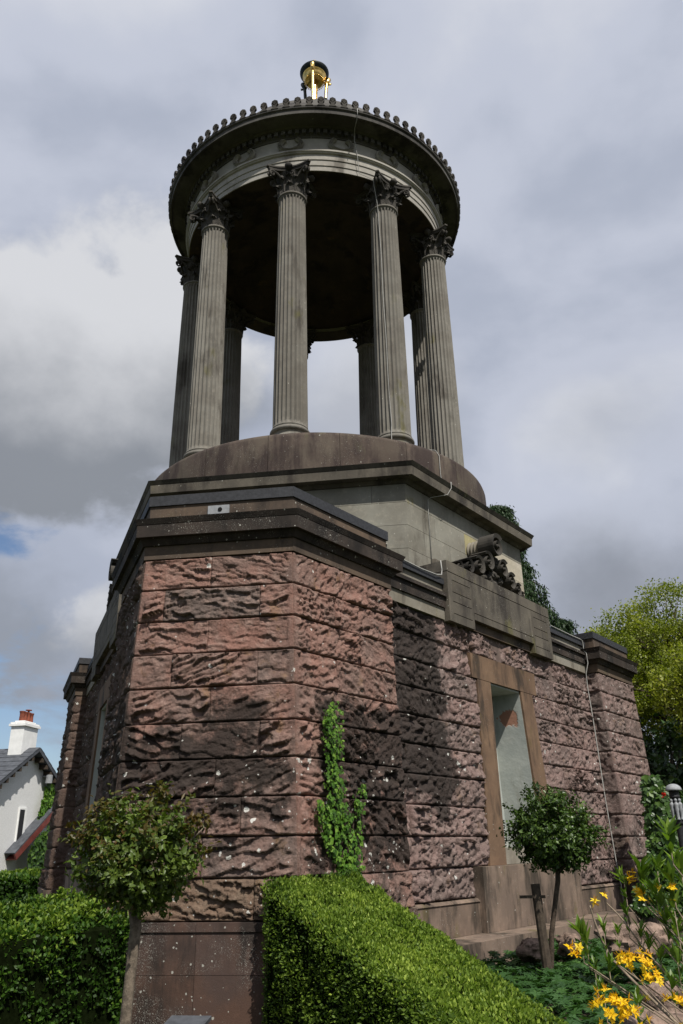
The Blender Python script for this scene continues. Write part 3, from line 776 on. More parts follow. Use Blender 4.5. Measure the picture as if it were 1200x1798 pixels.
def tor(R0, r, zc_, n=10): return [(R0+r*math.cos(t), zc_+r*math.sin(t)) for t in np.linspace(-math.pi/2, math.pi/2, n)]
def base_mesh():
    b_ = MB(); pr = [(0, 8.243), (.36, 8.243)]+tor(.345, .065, 8.31)+[(.345, 8.385), (.325, 8.40), (.318, 8.43), (.325, 8.465), (.34, 8.475)]+tor(.325, .045, 8.525)+[(.33, 8.575), (.33, 8.60), (0, 8.60)]
    b_.lathe(pr, 48); me = b_.mesh('base', M['column'], True); me.set_sharp_from_angle(angle=R(50)); return me
def leafgrid(b_, ang, r0, z0, h, wd, curl, lobes=True):
    nu, nv = 9, 11
    V = np.zeros((nv, nu, 3))
    for i in range(nv):
        s = i/(nv-1)
        out = .012+.02*s+curl*max(0, s-.55)**2/.2025
        zc_ = h*(s if s < .8 else .8+.12*math.sin((s-.8)/.2*math.pi*.9)*1.0)-max(0, s-.86)*h*.75
        wv = wd*(.62+.5*math.sin(min(1, s*1.15)*math.pi*.62))*(1 if s < .75 else max(.15, 1-((s-.75)/.25)**1.6))
        wv *= 1+.16*math.sin(s*22)*(1 if lobes else 0)
        for j in range(nu):
            u = j/(nu-1)*2-1
            rr = r0+out+.02*(1-abs(u))+.012*math.cos(u*9)-.03*u*u*s
            th = ang+u*wv/(r0+out)
            V[i, j] = (rr*math.sin(th), -rr*math.cos(th), z0+zc_-.03*abs(u)**2*s)
    b_.grid(V); b_.grid(V-np.array([0, 0, .0])*1-0, True)
def capital_mesh():
    b_ = MB()
    b_.lathe([(.262, 14.03), (.258, 14.2), (.27, 14.35), (.30, 14.46), (.345, 14.53), (.35, 14.545), (0, 14.545)], 32)
    for k in range(8): leafgrid(b_, k*math.pi/4, .262, 14.03, .24, .095, .085)
    for k in range(8): leafgrid(b_, (k+.5)*math.pi/4, .262, 14.05, .40, .10, .11)
    # corner volutes and centre helices
    for k in range(4):
        an = math.pi/4+k*math.pi/2
        dv = np.array([math.sin(an), -math.cos(an), 0]); tv = np.array([math.cos(an), math.sin(an), 0]); uz = np.array([0, 0, 1.])
        for sd_ in (-1, 1):
            pts = [dv*.27+tv*sd_*.13+uz*14.26, dv*.33+tv*sd_*.10+uz*14.38, dv*.42+tv*sd_*.06+uz*14.49, dv*.515+tv*sd_*.035+uz*14.535]
            c0 = dv*.515+tv*sd_*.035+uz*14.47
            for q in np.linspace(0, 2*math.pi*1.4, 18):
                rr = .065*(1-.72*q/(2*math.pi*1.4)); pts.append(c0+dv*rr*math.sin(q)+uz*rr*math.cos(q))
            b_.tube(pts, np.concatenate([[.02, .022, .024, .024], np.linspace(.024, .013, 18)]), 6)
        an2 = k*math.pi/2; dv2 = np.array([math.sin(an2), -math.cos(an2), 0]); tv2 = np.array([math.cos(an2), math.sin(an2), 0])
        for sd_ in (-1, 1):
            pts = [dv2*.275+tv2*sd_*.12+uz*14.26, dv2*.31+tv2*sd_*.10+uz*14.40]
            c0 = dv2*.345+tv2*sd_*.055+uz*14.455
            for q in np.linspace(0, 2*math.pi*1.2, 14):
                rr = .05*(1-.7*q/(2*math.pi*1.2)); pts.append(c0-tv2*sd_*rr*(-math.cos(q))*1.0+uz*rr*math.sin(q))
            b_.tube(pts, np.linspace(.02, .012, len(pts)), 6)
        # fleuron
        A = np.linspace(0, 2*np.pi, 9, endpoint=False); c0 = dv2*.43+uz*14.585
        b_.loft([np.array([c0+dv2*dd+(tv2*math.cos(q)+uz*math.sin(q))*.075*f_*(1+.15*math.cos(4*q)) for q in A]) for f_, dd in ((.8, -.1), (1, 0), (.8, .03), (.3, .05))])
    # abacus with hollowed sides
    def ab(sc, z):
        pts = []
        for k in range(4):
            an = k*math.pi/2; dv2 = np.array([math.sin(an), -math.cos(an), 0]); tv2 = np.array([math.cos(an), math.sin(an), 0])
            for u in np.linspace(-1, 1, 11):
                pts.append(dv2*(.345+.115*abs(u)**2.2)*sc+tv2*u*.415*sc+np.array([0, 0, z]))
        return np.array(pts)
    b_.loft([ab(.93, 14.55), ab(.97, 14.60), ab(.97, 14.607), ab(1.02, 14.612), ab(1.02, 14.648)])
    me = b_.mesh('capital', M['capital'], True); me.set_sharp_from_angle(angle=R(45)); return me
shm, bam, cpm = shaft_mesh(), base_mesh(), capital_mesh()
shm.set_sharp_from_angle(angle=R(50))
for k in range(9):
    p_ = nrm(40*k)*RC
    c = link('column', shm, MON); c.location = p_; c.rotation_euler = (0, 0, R(40*k))
    link('base', bam, c); link('capital', cpm, c)

# --- entablature
def ring_obj(nm, prof, mt, parent=MON, n=144):
    b_ = MB(); b_.lathe(prof+[prof[0]], n); return b_.obj(nm, mt, parent, angle=35)
arch = ring_obj('architrave', [(2.66, 14.662), (3.04, 14.662), (3.04, 14.785), (3.058, 14.792), (3.058, 14.93), (3.076, 14.937), (3.076, 15.075), (3.11, 15.09), (3.12, 15.11),
                               (3.14, 15.12), (3.14, 15.165), (3.05, 15.18), (2.66, 15.18)], M['entab'])
ring_obj('architrave_soffit_shade', [(2.60, 14.651), (3.02, 14.651), (3.02, 14.660), (2.60, 14.660)], M['ceil'], arch)  # thin dark ring added so the underside reads as shaded
fr = ring_obj('frieze', [(2.66, 15.182), (3.05, 15.182), (3.05, 15.555), (2.66, 15.555)], M['entab'])
cor = ring_obj('cornice', [(2.66, 15.557), (3.07, 15.557), (3.085, 15.58), (3.11, 15.59), (3.11, 15.715), (3.19, 15.725), (3.21, 15.76), (3.49, 15.775), (3.50, 15.735), (3.54, 15.735),
                           (3.54, 15.835), (3.575, 15.86), (3.585, 15.905), (3.3, 15.93), (2.66, 15.93)], M['corona'])
b_ = MB()
for k in range(132):
    a = 360/132*k; M3 = np.stack([tng(a), -nrm(a), np.array([0, 0, 1.])], 1)
    b_.box(nrm(a)*3.14+np.array([0, 0, 15.655]), (.085, .07, .11), M3)
tag(b_.obj('dentil_course', M['corona'], cor), kind='stuff')
# wreaths: open laurel wreaths on the frieze
b_ = MB(); rs = np.random.default_rng(11)
for th in np.linspace(R(38), R(322), 46):
    cx_, cz_ = .205*math.sin(th), .145*math.cos(th)
    for q in range(3):
        o_ = np.array([cx_, 0, cz_])*(1+.17*(q-1))
        tdir = np.array([math.cos(th), 0, -math.sin(th)])*(1 if th < math.pi else -1)*-1
        tdir = tdir+np.array([math.sin(th), 0, math.cos(th)])*(q-1)*.5; tdir /= np.linalg.norm(tdir)
        sd_ = np.cross(tdir, [0, 1, 0]); L_, W_ = .036, .013
        c0 = o_+np.array([0, -.018-.006*rs.random(), 0])
        b_.add([c0-tdir*L_, c0+sd_*W_, c0+tdir*L_, c0-sd_*W_, c0+np.array([0, -.018, 0]), c0+np.array([0, .03, 0])],
               [(0, 1, 4), (1, 2, 4), (2, 3, 4), (3, 0, 4), (1, 0, 5), (2, 1, 5), (3, 2, 5), (0, 3, 5)])
wme = b_.mesh('wreath', M['entab'], False)
for k in range(18):
    o = link('wreath', wme, fr); o.location = nrm(20*k)*3.05+np.array([0, 0, 15.365]); o.rotation_euler = (0, 0, R(20*k)); o.scale = (1.12, 2.4, 1.12)
# antefixae along the gutter
b_ = MB(); pts = []
for u in np.linspace(-125, 125, 15): pts.append((.066*math.sin(R(u))*(1+.07*math.cos(R(u*7))), .125+.066*math.cos(R(u))*(1+.07*math.cos(R(u*7)))))
pts = [(-.075, 0), (-.03, .05)]+pts+[(.03, .05), (.075, 0)]
pts = pts[::-1]
b_.loft([np.array([(x, .022, z) for x, z in pts]), np.array([(x, -.022, z) for x, z in pts])])
for u in (-75, -45, -15, 15, 45, 75):
    b_.tube([(0, -.022, .085), (.05*math.sin(R(u)), -.026, .125+.05*math.cos(R(u)))], [.005, .011], 5)
ame = b_.mesh('antefix', M['capital'], False)
for k in range(92):
    a = 360/92*k
    o = link('antefix', ame, cor); o.location = nrm(a)*3.565+np.array([0, 0, 15.90]); o.rotation_euler = (0, 0, R(a)); o.scale = (1.08, 1.2, 1.32)
# ceiling inside the ring, dome above
b_ = MB(); b_.lathe([(2.70, 14.80), (2.45, 14.83), (2.40, 14.95), (1.9, 15.25), (1.2, 15.5), (0, 15.6)], 72); b_.obj('ceiling', M['ceil'], MON, smooth=True)
b_ = MB(); b_.lathe([(3.3, 15.92), (3.2, 16.15), (2.95, 16.7), (2.5, 17.4), (1.9, 18.1), (1.2, 18.65), (.75, 18.85), (.72, 19.2), (.45, 19.25), (.42, 19.5), (0, 19.5)], 72)
dome = b_.obj('dome', M['corona'], MON, angle=40)
# gilded tripod
b_ = MB(); b_.lathe([(0, 21.03), (.2, 21.03), (.255, 21.07), (.29, 21.16), (.30, 21.2), (.31, 21.21), (.33, 21.27), (.375, 21.33), (.392, 21.36), (.392, 21.385), (.36, 21.40), (.25, 21.44), (.14, 21.50), (.10, 21.56),
                     (.115, 21.62), (.125, 21.70), (.10, 21.80), (.05, 21.865), (0, 21.885)], 40)
tri = b_.obj('tripod', M['gold'], MON, angle=50)
b_ = MB(); b_.lathe([(.30, 21.235), (.335, 21.262), (.38, 21.325), (.40, 21.36), (.40, 21.39), (.37, 21.40), (.37, 21.33), (.33, 21.28), (.30, 21.235)], 40); b_.obj('bowl_rim_shade', M['verdigris_and_shade'], tri, angle=50)  # dark ring added over the gilt bowl to paint the rim's shadow
b_ = MB(); b_.lathe([(0, 19.5), (.11, 19.5), (.09, 19.7), (.075, 20.2), (.085, 20.8), (.12, 21.03), (0, 21.03)], 20); b_.obj('stem', M['gold'], tri, smooth=True)
b_ = MB()
for k in range(30):
    a = 12*k; b_.lathe([(0, -.02), (.016, -.008), (.018, .005), (0, .02)], 8, c=tuple(nrm(a)*.262+np.array([0, 0, 21.04])))
tag(b_.obj('beading', M['gold'], tri, smooth=True), kind='stuff')
for a, lm in ((2, 'gold'), (112, 'gold'), (-118, 'verdigris_and_shade')):
    b_ = MB(); n_ = nrm(a); uz = np.array([0, 0, 1.])
    z_ = np.linspace(19.4, 21.25, 16)
    b_.tube([n_*(.36-.05*math.sin((z-19.4)/1.85*math.pi)+.0)+uz*z for z in z_], [.05 if i < 2 else .042+.004*(i % 2) for i in range(16)], 8)
    b_.tube([n_*.31+uz*21.05, n_*.37+uz*21.15, n_*.41+uz*21.26, n_*.43+uz*21.30], [.05, .06, .065, .02], 8)   # lion mask
    b_.tube([n_*.38+uz*21.06, n_*.46+uz*21.09, n_*.47+uz*21.15], [.03, .025, .01], 6)
    b_.obj('leg', M[lm], tri, smooth=True)
for a in (62, 172, -58):
    b_ = MB(); n_ = nrm(a); t_ = tng(a); uz = np.array([0, 0, 1.])
    b_.tube([n_*.78+uz*18.95, n_*.70+uz*19.05, n_*.56+uz*19.2, n_*.48+uz*19.4, n_*.45+uz*19.6, n_*.45+uz*19.8, n_*.46+uz*19.95], [.04, .11, .13, .11, .085, .06, .04], 9)
    b_.tube([n_*.43+uz*19.9, n_*.43+t_*.08+uz*20.0, n_*.45+t_*.13+uz*20.03], [.04, .055, .01], 6); b_.tube([n_*.43+uz*19.9, n_*.43-t_*.08+uz*20.0, n_*.45-t_*.13+uz*20.03], [.04, .055, .01], 6)
    b_.tube([n_*.5+uz*19.5, n_*.6+uz*19.6, n_*.63+uz*19.7], [.04, .04, .01], 6)
    b_.obj('dolphin', M['verdigris_and_shade'], dome, smooth=True)

#@@PART2
# ------------------------------------------------------------------ lightning cable
def on_cyl(x, y, Rr):
    d = ray(x, y); a_ = d[0]**2+d[1]**2; b_ = 2*(CAM[0]*d[0]+CAM[1]*d[1]); c_ = CAM[0]**2+CAM[1]**2-Rr*Rr
    q = b_*b_-4*a_*c_
    return CAM+d*((-b_-math.sqrt(max(q, 0)))/(2*a_))
def on_pl(x, y, a, D):
    d = ray(x, y); n_ = nrm(a); return CAM+d*(D-CAM@n_)/(d@n_)
cc = nrm(40)*RC
vd = CAM[:2]-cc[:2]; vd = vd/np.linalg.norm(vd); sdv = np.array([vd[1], -vd[0]])
side = np.array([*(vd*.93-sdv*-.36), 0.])          # a line on the column that faces the camera, left of its middle
cabA = [F(24, 0, 3.60, 15.93), F(24, 0, 3.60, 15.72), F(24.5, 0, 3.30, 15.70), F(25, 0, 3.165, 15.52), F(26, 0, 3.165, 15.1), F(27, 0, 3.09, 14.68)]
cabA += [cc+side*.50+np.array([0, 0, 14.55]), cc+side*.43+np.array([0, 0, 14.3]), cc+side*.325+np.array([0, 0, 14.02])]
side2 = np.array([*(vd*.97+sdv*.12), 0.])
for z in np.linspace(13.6, 8.75, 14):
    u = (z-8.6)/5.4; k_ = (z-8.6)/5.4
    s_ = side*k_+side2*(1-k_); s_ = s_/np.linalg.norm(s_)
    cabA.append(cc+s_*(.320-.045*max(u, 0)**1.4+.012)+np.array([.006*math.sin(z*3.1), 0, z]))
s2 = side2/np.linalg.norm(side2)
cabA += [cc+s2*.39+np.array([0, 0, 8.58]), cc+s2*.43+np.array([0, 0, 8.33]), cc+s2*.45+np.array([.08, 0, 8.27]), F(46, 0, 3.40, 8.27), F(47.5, 0, 3.50, 8.24), F(48, 0, 3.553, 8.12), F(48, 0, 3.553, 7.75), F(48.5, 0, 3.56, 7.40),
         F(50, .0, 3.75, 7.37)]
cabA += [F(60, -1.05, 3.845, 7.37), F(60, -1.05, 3.845, 7.26), F(60, -1.12, 3.80, 7.125), F(60, -1.33, 3.60, 7.06), F(60, -1.40, 3.572, 7.0), F(60, -1.40, 3.572, 5.72)]
b_ = MB(); b_.tube(cabA, .0065, 6)
tag(b_.obj('lightning_cable', M['cable'], smooth=True), 'thin white lightning conductor cable clipped down the column right of centre', 'cable')
def clip(mb, p, a): 
    M3 = np.stack([tng(a), -nrm(a), np.array([0, 0, 1.])], 1); mb.box(p, (.05, .03, .022), M3)
cabB = [F(60, -3.63, 4.22, 5.41), F(60, -3.4, 4.045, 5.415), F(60, -3.0, 4.05, 5.40), F(60, -2.5, 4.05, 5.385), F(60, -2.1, 4.06, 5.395), F(60, -1.95, 4.06, 5.43), F(60, -1.93, 4.06, 5.52), F(60, -1.95, 4.06, 5.66)]
b_ = MB(); b_.tube(cabB, .009, 6)
tag(b_.obj('lightning_cable', M['cable'], smooth=True), 'short white cable looping along the dark ledge left of the tablet', 'cable')
cabC = [F(60, 1.86, 4.045, 5.55), F(60, 1.95, 4.045, 5.42), F(60, 2.4, 4.045, 5.415), F(60, 2.9, 4.045, 5.41), F(60, 3.35, 4.045, 5.415), F(60, 3.45, 4.05, 5.40), F(60, 3.46, 4.05, 5.2), F(60, 3.47, 4.09, 5.15), F(60, 3.48, 4.09, 4.95), F(60, 3.49, 4.02, 4.75)]
for z in np.linspace(4.5, 1.1, 9): cabC.append(F(60, 3.49+.02*math.sin(z*2), Dz(z)+.075, z))
cabC += [F(60, 3.49, 4.13, .95), F(60, 3.5, 4.13, .65), F(60, 3.55, 4.16, .60), F(60, 3.9, 4.6, .595)]
b_ = MB(); b_.tube(cabC, .010, 6)
tag(b_.obj('lightning_cable', M['cable'], smooth=True), 'white cable hanging down the wall beside the far right pier', 'cable')

# ------------------------------------------------------------------ leaves
def unit(v): return v/(np.linalg.norm(v, axis=-1, keepdims=True)+1e-9)
def leaf_mesh(name, mt, P, D, Nn, L, W, tint, fold=.25, bend=0.0):
    """P base points, D direction to the tip, Nn rough normal, L length, W half width -> folded diamond leaves"""
    n = len(P); D = unit(D); S = unit(np.cross(D, Nn)); Nn = np.cross(S, D)
    L = np.broadcast_to(L, n)[:, None]; W = np.broadcast_to(W, n)[:, None]
    mid = P+D*L*.5
    V = np.stack([P, mid+S*W+Nn*W*fold, P+D*L-Nn*L*bend, mid-S*W+Nn*W*fold], 1).reshape(-1, 3)
    i = np.arange(n)*4
    Fc = np.stack([i, i+1, i+2, i, i+2, i+3], 1).reshape(-1, 3)
    me = bpy.data.meshes.new(name)
    me.vertices.add(len(V)); me.vertices.foreach_set('co', V.astype(np.float32).ravel())
    me.loops.add(len(Fc)*3); me.loops.foreach_set('vertex_index', Fc.astype(np.int32).ravel())
    me.polygons.add(len(Fc)); me.polygons.foreach_set('loop_start', np.arange(0, len(Fc)*3, 3, dtype=np.int32))
    me.polygons.foreach_set('loop_total', np.full(len(Fc), 3, np.int32))
    at = me.attributes.new('tint', 'FLOAT', 'POINT'); at.data.foreach_set('value', np.repeat(np.clip(tint, 0, 1), 4).astype(np.float32))
    me.materials.append(mt); me.update(calc_edges=True); me.validate()
    return me
def rdir(n): return unit(RNG.normal(size=(n, 3)))

def hedge(name, corners_top, zb, mt, n, L, W, label, bump=.05, top_light=.35, group=None, side=(0, 1, 2, 3), jit=.5, shrink=.07, dens_top=1.3):
    """corners_top: 4 points (CCW from above) of the clipped top; leaves on top and sides, near-black core inside for the shade"""
    C = np.array(corners_top, float); cen = C.mean(0)
    h = empty(name, tuple(cen[:2])+(zb,)); tag(h, label, 'hedge', group)
    off = np.array([cen[0], cen[1], zb])
    Cb = C.copy(); Cb[:, 2] = zb
    ci = cen+(C-cen)*.93; ci[:, 2] -= shrink; cbi = ci.copy(); cbi[:, 2] = zb
    b_ = MB(); b_.loft([cbi-off, ci-off]); b_.obj('shade_core', M['hedgecore'], h)  # near-black block stands for the shade inside the hedge
    P, Nm, tp = [], [], []
    faces = [(C[0], C[1], C[2], C[3], None)]+[(Cb[i], Cb[(i+1) % 4], C[(i+1) % 4], C[i], i) for i in side]
    areas = []
    for f_ in faces:
        ar = .5*np.linalg.norm(np.cross(f_[2]-f_[0], f_[3]-f_[1])); areas.append(ar*(dens_top if f_[4] is None else 1.0))
    tot = sum(areas)
    for f_, ar in zip(faces, areas):
        k = int(n*ar/tot); u, v = RNG.random((2, k, 1))
        q = (f_[0]*(1-u)+f_[1]*u)*(1-v)+(f_[3]*(1-u)+f_[2]*u)*v
        nn = np.cross(f_[1]-f_[0], f_[3]-f_[0]); nn = nn/np.linalg.norm(nn)
        dep = np.abs(RNG.normal(0, .03 if f_[4] is None else .05, (k, 1)))
        bb = bump*fbm(q[:, 0]*5+3, q[:, 1]*5, q[:, 2]*5, 3, 12)[:, None]+bump*.5*fbm(q[:, 0]*14, q[:, 1]*14, q[:, 2]*14, 2, 15)[:, None]
        # soften the arrises
        e_ = np.minimum(np.minimum(u, 1-u)*np.linalg.norm(f_[1]-f_[0]), np.where(v < 5, np.minimum(1-v, v if f_[4] is None else 9), 0)*np.linalg.norm(f_[3]-f_[0]))
        rnd = .075*np.clip(1-e_/.14, 0, 1)**2
        P.append(q+nn*(bb-dep-rnd)); Nm.append(np.repeat(nn[None], k, 0)); tp.append(np.clip(.35+top_light*(f_[4] is None)-dep[:, 0]*6+bb[:, 0]*3, 0, 1))  # tint carries light: top leaves brighter, deeper leaves darker
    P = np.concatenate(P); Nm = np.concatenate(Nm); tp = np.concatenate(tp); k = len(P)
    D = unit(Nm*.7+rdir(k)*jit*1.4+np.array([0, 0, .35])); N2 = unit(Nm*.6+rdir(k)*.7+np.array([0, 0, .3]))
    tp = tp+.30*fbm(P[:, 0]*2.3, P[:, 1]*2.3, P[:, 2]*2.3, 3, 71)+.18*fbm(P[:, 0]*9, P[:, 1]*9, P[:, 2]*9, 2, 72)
    shoot = (RNG.random(k) < .02)[:, None]*RNG.uniform(.01, .05, (k, 1)); P = P+unit(Nm+np.array([0, 0, .6])+rdir(k)*.4)*shoot
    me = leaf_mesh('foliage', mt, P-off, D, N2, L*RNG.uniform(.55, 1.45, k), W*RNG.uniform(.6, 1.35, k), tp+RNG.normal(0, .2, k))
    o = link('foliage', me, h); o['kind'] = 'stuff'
    return h
# right hedge: wedge-topped box hedge running out from the pier
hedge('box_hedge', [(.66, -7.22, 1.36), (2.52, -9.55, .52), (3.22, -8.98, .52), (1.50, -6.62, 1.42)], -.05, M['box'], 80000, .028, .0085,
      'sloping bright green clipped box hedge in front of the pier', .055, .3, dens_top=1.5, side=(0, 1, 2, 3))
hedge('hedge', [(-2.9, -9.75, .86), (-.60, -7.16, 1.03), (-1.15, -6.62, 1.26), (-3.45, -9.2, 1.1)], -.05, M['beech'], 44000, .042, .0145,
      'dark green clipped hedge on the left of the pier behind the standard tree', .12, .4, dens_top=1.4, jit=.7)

# ------------------------------------------------------------------ standard (lollipop) trees
def standard(name, base, crown, rad, mt, n, L, W, label, trunk_r, forks, sprigs, gz0, lean=0., bark='bark'):
    base = np.array(base, float); crown = np.array(crown, float); rad = np.array(rad, float)
    h = tag(empty(name, tuple(base)), label, 'tree')
    o_ = base
    b_ = MB(); top = crown-np.array([0, 0, rad[2]*.75])
    pts = [base-np.array([0, 0, .1])]+[base+(top-base)*u+np.array([.012*math.sin(u*9), .01*math.cos(u*7), 0]) for u in (.2, .45, .7, .9)]+[top]
    b_.tube(np.array(pts)-o_, [trunk_r*1.25, trunk_r*1.1, trunk_r, trunk_r*.95, trunk_r*1.0, trunk_r*1.05], 10)
    ends = []
    for k in range(forks):
        an = k/forks*2*math.pi+.4; e1 = crown+np.array([math.cos(an)*rad[0]*.55, math.sin(an)*rad[1]*.55, random.uniform(-.3, .35)*rad[2]])
        mid = top+(e1-top)*.5+np.array([0, 0, -.05*rad[2]])+RNG.normal(0, .02, 3)
        b_.tube(np.array([top-np.array([0, 0, .03]), mid, e1])-o_, [trunk_r*.7, trunk_r*.42, trunk_r*.15], 6)
        for q in range(3):
            e2 = e1+RNG.normal(0, .35, 3)*rad*.8; b_.tube(np.array([mid+(e1-mid)*.4, (mid+e2)/2+RNG.normal(0, .02, 3), e2])-o_, [trunk_r*.28, trunk_r*.18, .003], 5)
    b_.obj('trunk', M[bark], h, smooth=True)
    # crown: many small sprays at uneven radius
    ns = n//14; d = rdir(ns); rr = RNG.random(ns)**.42
    und = 1+.30*fbm(d[:, 0]*2.3+5, d[:, 1]*2.3, d[:, 2]*2.3, 3, 21)+.12*fbm(d[:, 0]*5+1, d[:, 1]*5, d[:, 2]*5, 2, 22)
    keep = (fbm(d[:, 0]*3*rr+2, d[:, 1]*3*rr, d[:, 2]*3*rr, 2, 25) > -.17)
    flat = np.where(d[:, 2] < -.25, .82, 1.0)
    C0 = (crown+d*(rr*und*flat)[:, None]*rad)[keep]; d = d[keep]; rr = rr[keep]
    if sprigs:
        e_ = rdir(sprigs); e_[:, 2] = np.abs(e_[:, 2])*1.3+.05; e_ = unit(e_)
        for s_ in e_:
            for u in np.linspace(.95, 1.16+.12*random.random(), 3): C0 = np.vstack([C0, crown+s_*rad*u]); d = np.vstack([d, s_]); rr = np.append(rr, 1.1)
    k = 14; m_ = len(C0)
    ax_ = unit(d+rdir(m_)*.6+np.array([0, 0, .3]))
    P = np.repeat(C0, k, 0)+np.repeat(ax_, k, 0)*RNG.uniform(-.06, .06, (m_*k, 1))+RNG.normal(0, .018, (m_*k, 3))
    D = unit(np.repeat(ax_, k, 0)*.4+rdir(m_*k)+np.array([0, 0, -.15])); Nn = unit(np.repeat(d, k, 0)*.6+rdir(m_*k)*.5+np.array([0, 0, .55]))
    tint = np.where(np.repeat(rr, k) > 1.0, RNG.uniform(.05, .45, m_*k), RNG.normal(.62, .2, m_*k))
    tint = np.where((RNG.random(m_*k) < .05) & (P[:, 2] > crown[2]), .05, tint)
    me = leaf_mesh('crown', mt, P-o_, D, Nn, L*RNG.uniform(.45, 1.4, m_*k), W*RNG.uniform(.6, 1.3, m_*k), tint+.25*fbm(P[:, 0]*6, P[:, 1]*6, P[:, 2]*6, 2, 73), .3, .15)
    o = link('crown', me, h); o['kind'] = 'stuff'
    return h
tb1 = atd(222, 1840, 5.9); cr1 = atd(243, 1512, 5.95)
tb1[2] = gz(tb1[0], tb1[1])
standard('standard_tree', (tb1[0], tb1[1], float(tb1[2])), cr1, (.40, .40, .375), M['rose'], 12000, .046, .0145, 'standard tree with round reddish green crown standing before the left hedge', .036, 7, 26, 0, bark='barkpale')
t2 = atd(962, 1690, 9.4); z2 = float(gz(t2[0], t2[1])); cr2 = atd(973, 1468, 9.4)
standard('standard_tree', (t2[0]-.02, t2[1]+.03, z2), cr2, (.46, .46, .44), M['privet'], 13000, .050, .016, 'small standard tree with dense glossy dark green crown tied to a stake', .026, 6, 12, 0)
b_ = MB(); s0 = np.array([t2[0]-.005, t2[1]-.07, z2-.05]); s1 = atd(940, 1552, 9.35)
b_.tube([s0, s0+(s1-s0)*.5, s1], [.052, .05, .048], 10)
st = tag(b_.obj('tree_stake', M['darkwood']), 'dark round wooden stake supporting the glossy standard tree', 'stake')
b_ = MB(); c0 = atd(928, 1571, 9.28); b_.box((c0+s1)/2+np.array([.0, -.0, -.07]), (.26, .03, .028)); b_.obj('tie_bar', M['darkwood'], st)

# ------------------------------------------------------------------ ivy on the pier's side and elsewhere
def ivy_patch(poly, fn_world, nrm_v, n, size, mt):
    """poly: pixel outline list of (y, x0, x1); leaves scattered over that strip on a wall plane"""
    ys = np.array([p[0] for p in poly]); x0 = np.array([p[1] for p in poly]); x1 = np.array([p[2] for p in poly])
    wsum = np.interp(np.linspace(ys[0], ys[-1], 400), ys, x1-x0); cdf = np.cumsum(wsum); cdf = cdf/cdf[-1]
    yy = np.interp(RNG.random(n), cdf, np.linspace(ys[0], ys[-1], 400))
    a_ = np.interp(yy, ys, x0); b2 = np.interp(yy, ys, x1); xx = a_+(b2-a_)*RNG.random(n)
    P = np.array([fn_world(x, y) for x, y in zip(xx, yy)])
    return P
def ivy_leaves(P, nv, size, off):
    """three-pointed ivy leaves = three diamonds from one stalk"""
    n = len(P); ang = RNG.normal(0, .6, n); dn = np.array([0, 0, -1.]); sdv_ = np.cross(nv, dn)
    Ps, Ds, Ns, Ls, Ws, Ts = [], [], [], [], [], []
    sz = size*RNG.uniform(.55, 1.25, n); tn = RNG.normal(.55, .25, n); tilt = unit(nv+rdir(n)*.55+np.array([0, 0, .35]))
    base = P+nv*(RNG.uniform(.02, .11, n)[:, None])
    for da, lf in ((0, 1.0), (.95, .72), (-.95, .72)):
        c_, s_ = np.cos(ang+da)[:, None], np.sin(ang+da)[:, None]
        D = unit(dn*c_+sdv_*s_+nv*.2); Ps.append(base-off); Ds.append(D); Ns.append(tilt); Ls.append(sz*lf); Ws.append(sz*lf*.33); Ts.append(tn)
    return [np.concatenate(q) for q in (Ps, Ds, Ns, Ls, Ws, Ts)]
def ivy(name, P, nv, size, mt, label, cat='ivy', stems=()):
    off = P.mean(0).copy(); off[2] = P[:, 2].min()
    h = tag(empty(name, tuple(off)), label, cat)
    a_ = ivy_leaves(P, np.asarray(nv, float), size, off)
    me = leaf_mesh('foliage', mt, a_[0], a_[1], a_[2], a_[3], a_[4], a_[5], .15)
    o = link('foliage', me, h); o['kind'] = 'stuff'
    if len(stems):
        b_ = MB()
        for s_ in stems: b_.tube(np.array(s_)-off, np.linspace(.014, .005, len(s_)), 5)
        b_.obj('stem', M['bark'], h)
    return h
pw = lambda x, y: on_pl(x, y, 60, Bz(2.2)+.04)
P1 = ivy_patch([(1232, 568, 586), (1250, 561, 590), (1330, 563, 590), (1345, 570, 588), (1360, 565, 593), (1400, 566, 597), (1405, 550, 598), (1430, 549, 606), (1470, 560, 610), (1520, 584, 616), (1545, 594, 622)], pw, nrm(60), 760, .055, 'ivy')
P2 = ivy_patch([(1378, 624, 631), (1400, 614, 632), (1440, 610, 628), (1480, 612, 624), (1540, 600, 625)], pw, nrm(60), 170, .055, 'ivy')
stm = [[pw(x, y) for x, y in q] for q in ([(612, 1560), (600, 1500), (585, 1420), (578, 1330), (576, 1240)], [(612, 1560), (618, 1480), (626, 1390)])]
ivy('ivy', np.concatenate([P1, P2]), nrm(60), .052, M['ivy'], 'bright green ivy climbing the dark stones at the pier corner', stems=stm)

# ------------------------------------------------------------------ planting bed on the right
def palmate(n, P, size, nv_up):
    Ps, Ds, Ns, Ls, Ws, Ts = [], [], [], [], [], []
    up_ = unit(np.array([0, 0, 1.])+rdir(n)*.45); a0 = RNG.uniform(0, 6.28, n); sz = size*RNG.uniform(.6, 1.3, n); tn = RNG.normal(.5, .22, n)
    X_ = unit(np.cross(up_, rdir(n))); Y_ = np.cross(up_, X_)
    for q in range(7):
        an = a0*0+q/7*2*math.pi; D = X_*np.cos(an)[:, None]+Y_*np.sin(an)[:, None]
        Ps.append(P); Ds.append(D+up_*.15); Ns.append(up_); Ls.append(sz*(1 if q else .7)); Ws.append(sz*.19); Ts.append(tn+RNG.normal(0, .05, n))
    return [np.concatenate(q) for q in (Ps, Ds, Ns, Ls, Ws, Ts)]
n = 9000
xx = RNG.uniform(2.2, 6.2, n*2); yy = RNG.uniform(-11.2, -3.2, n*2)
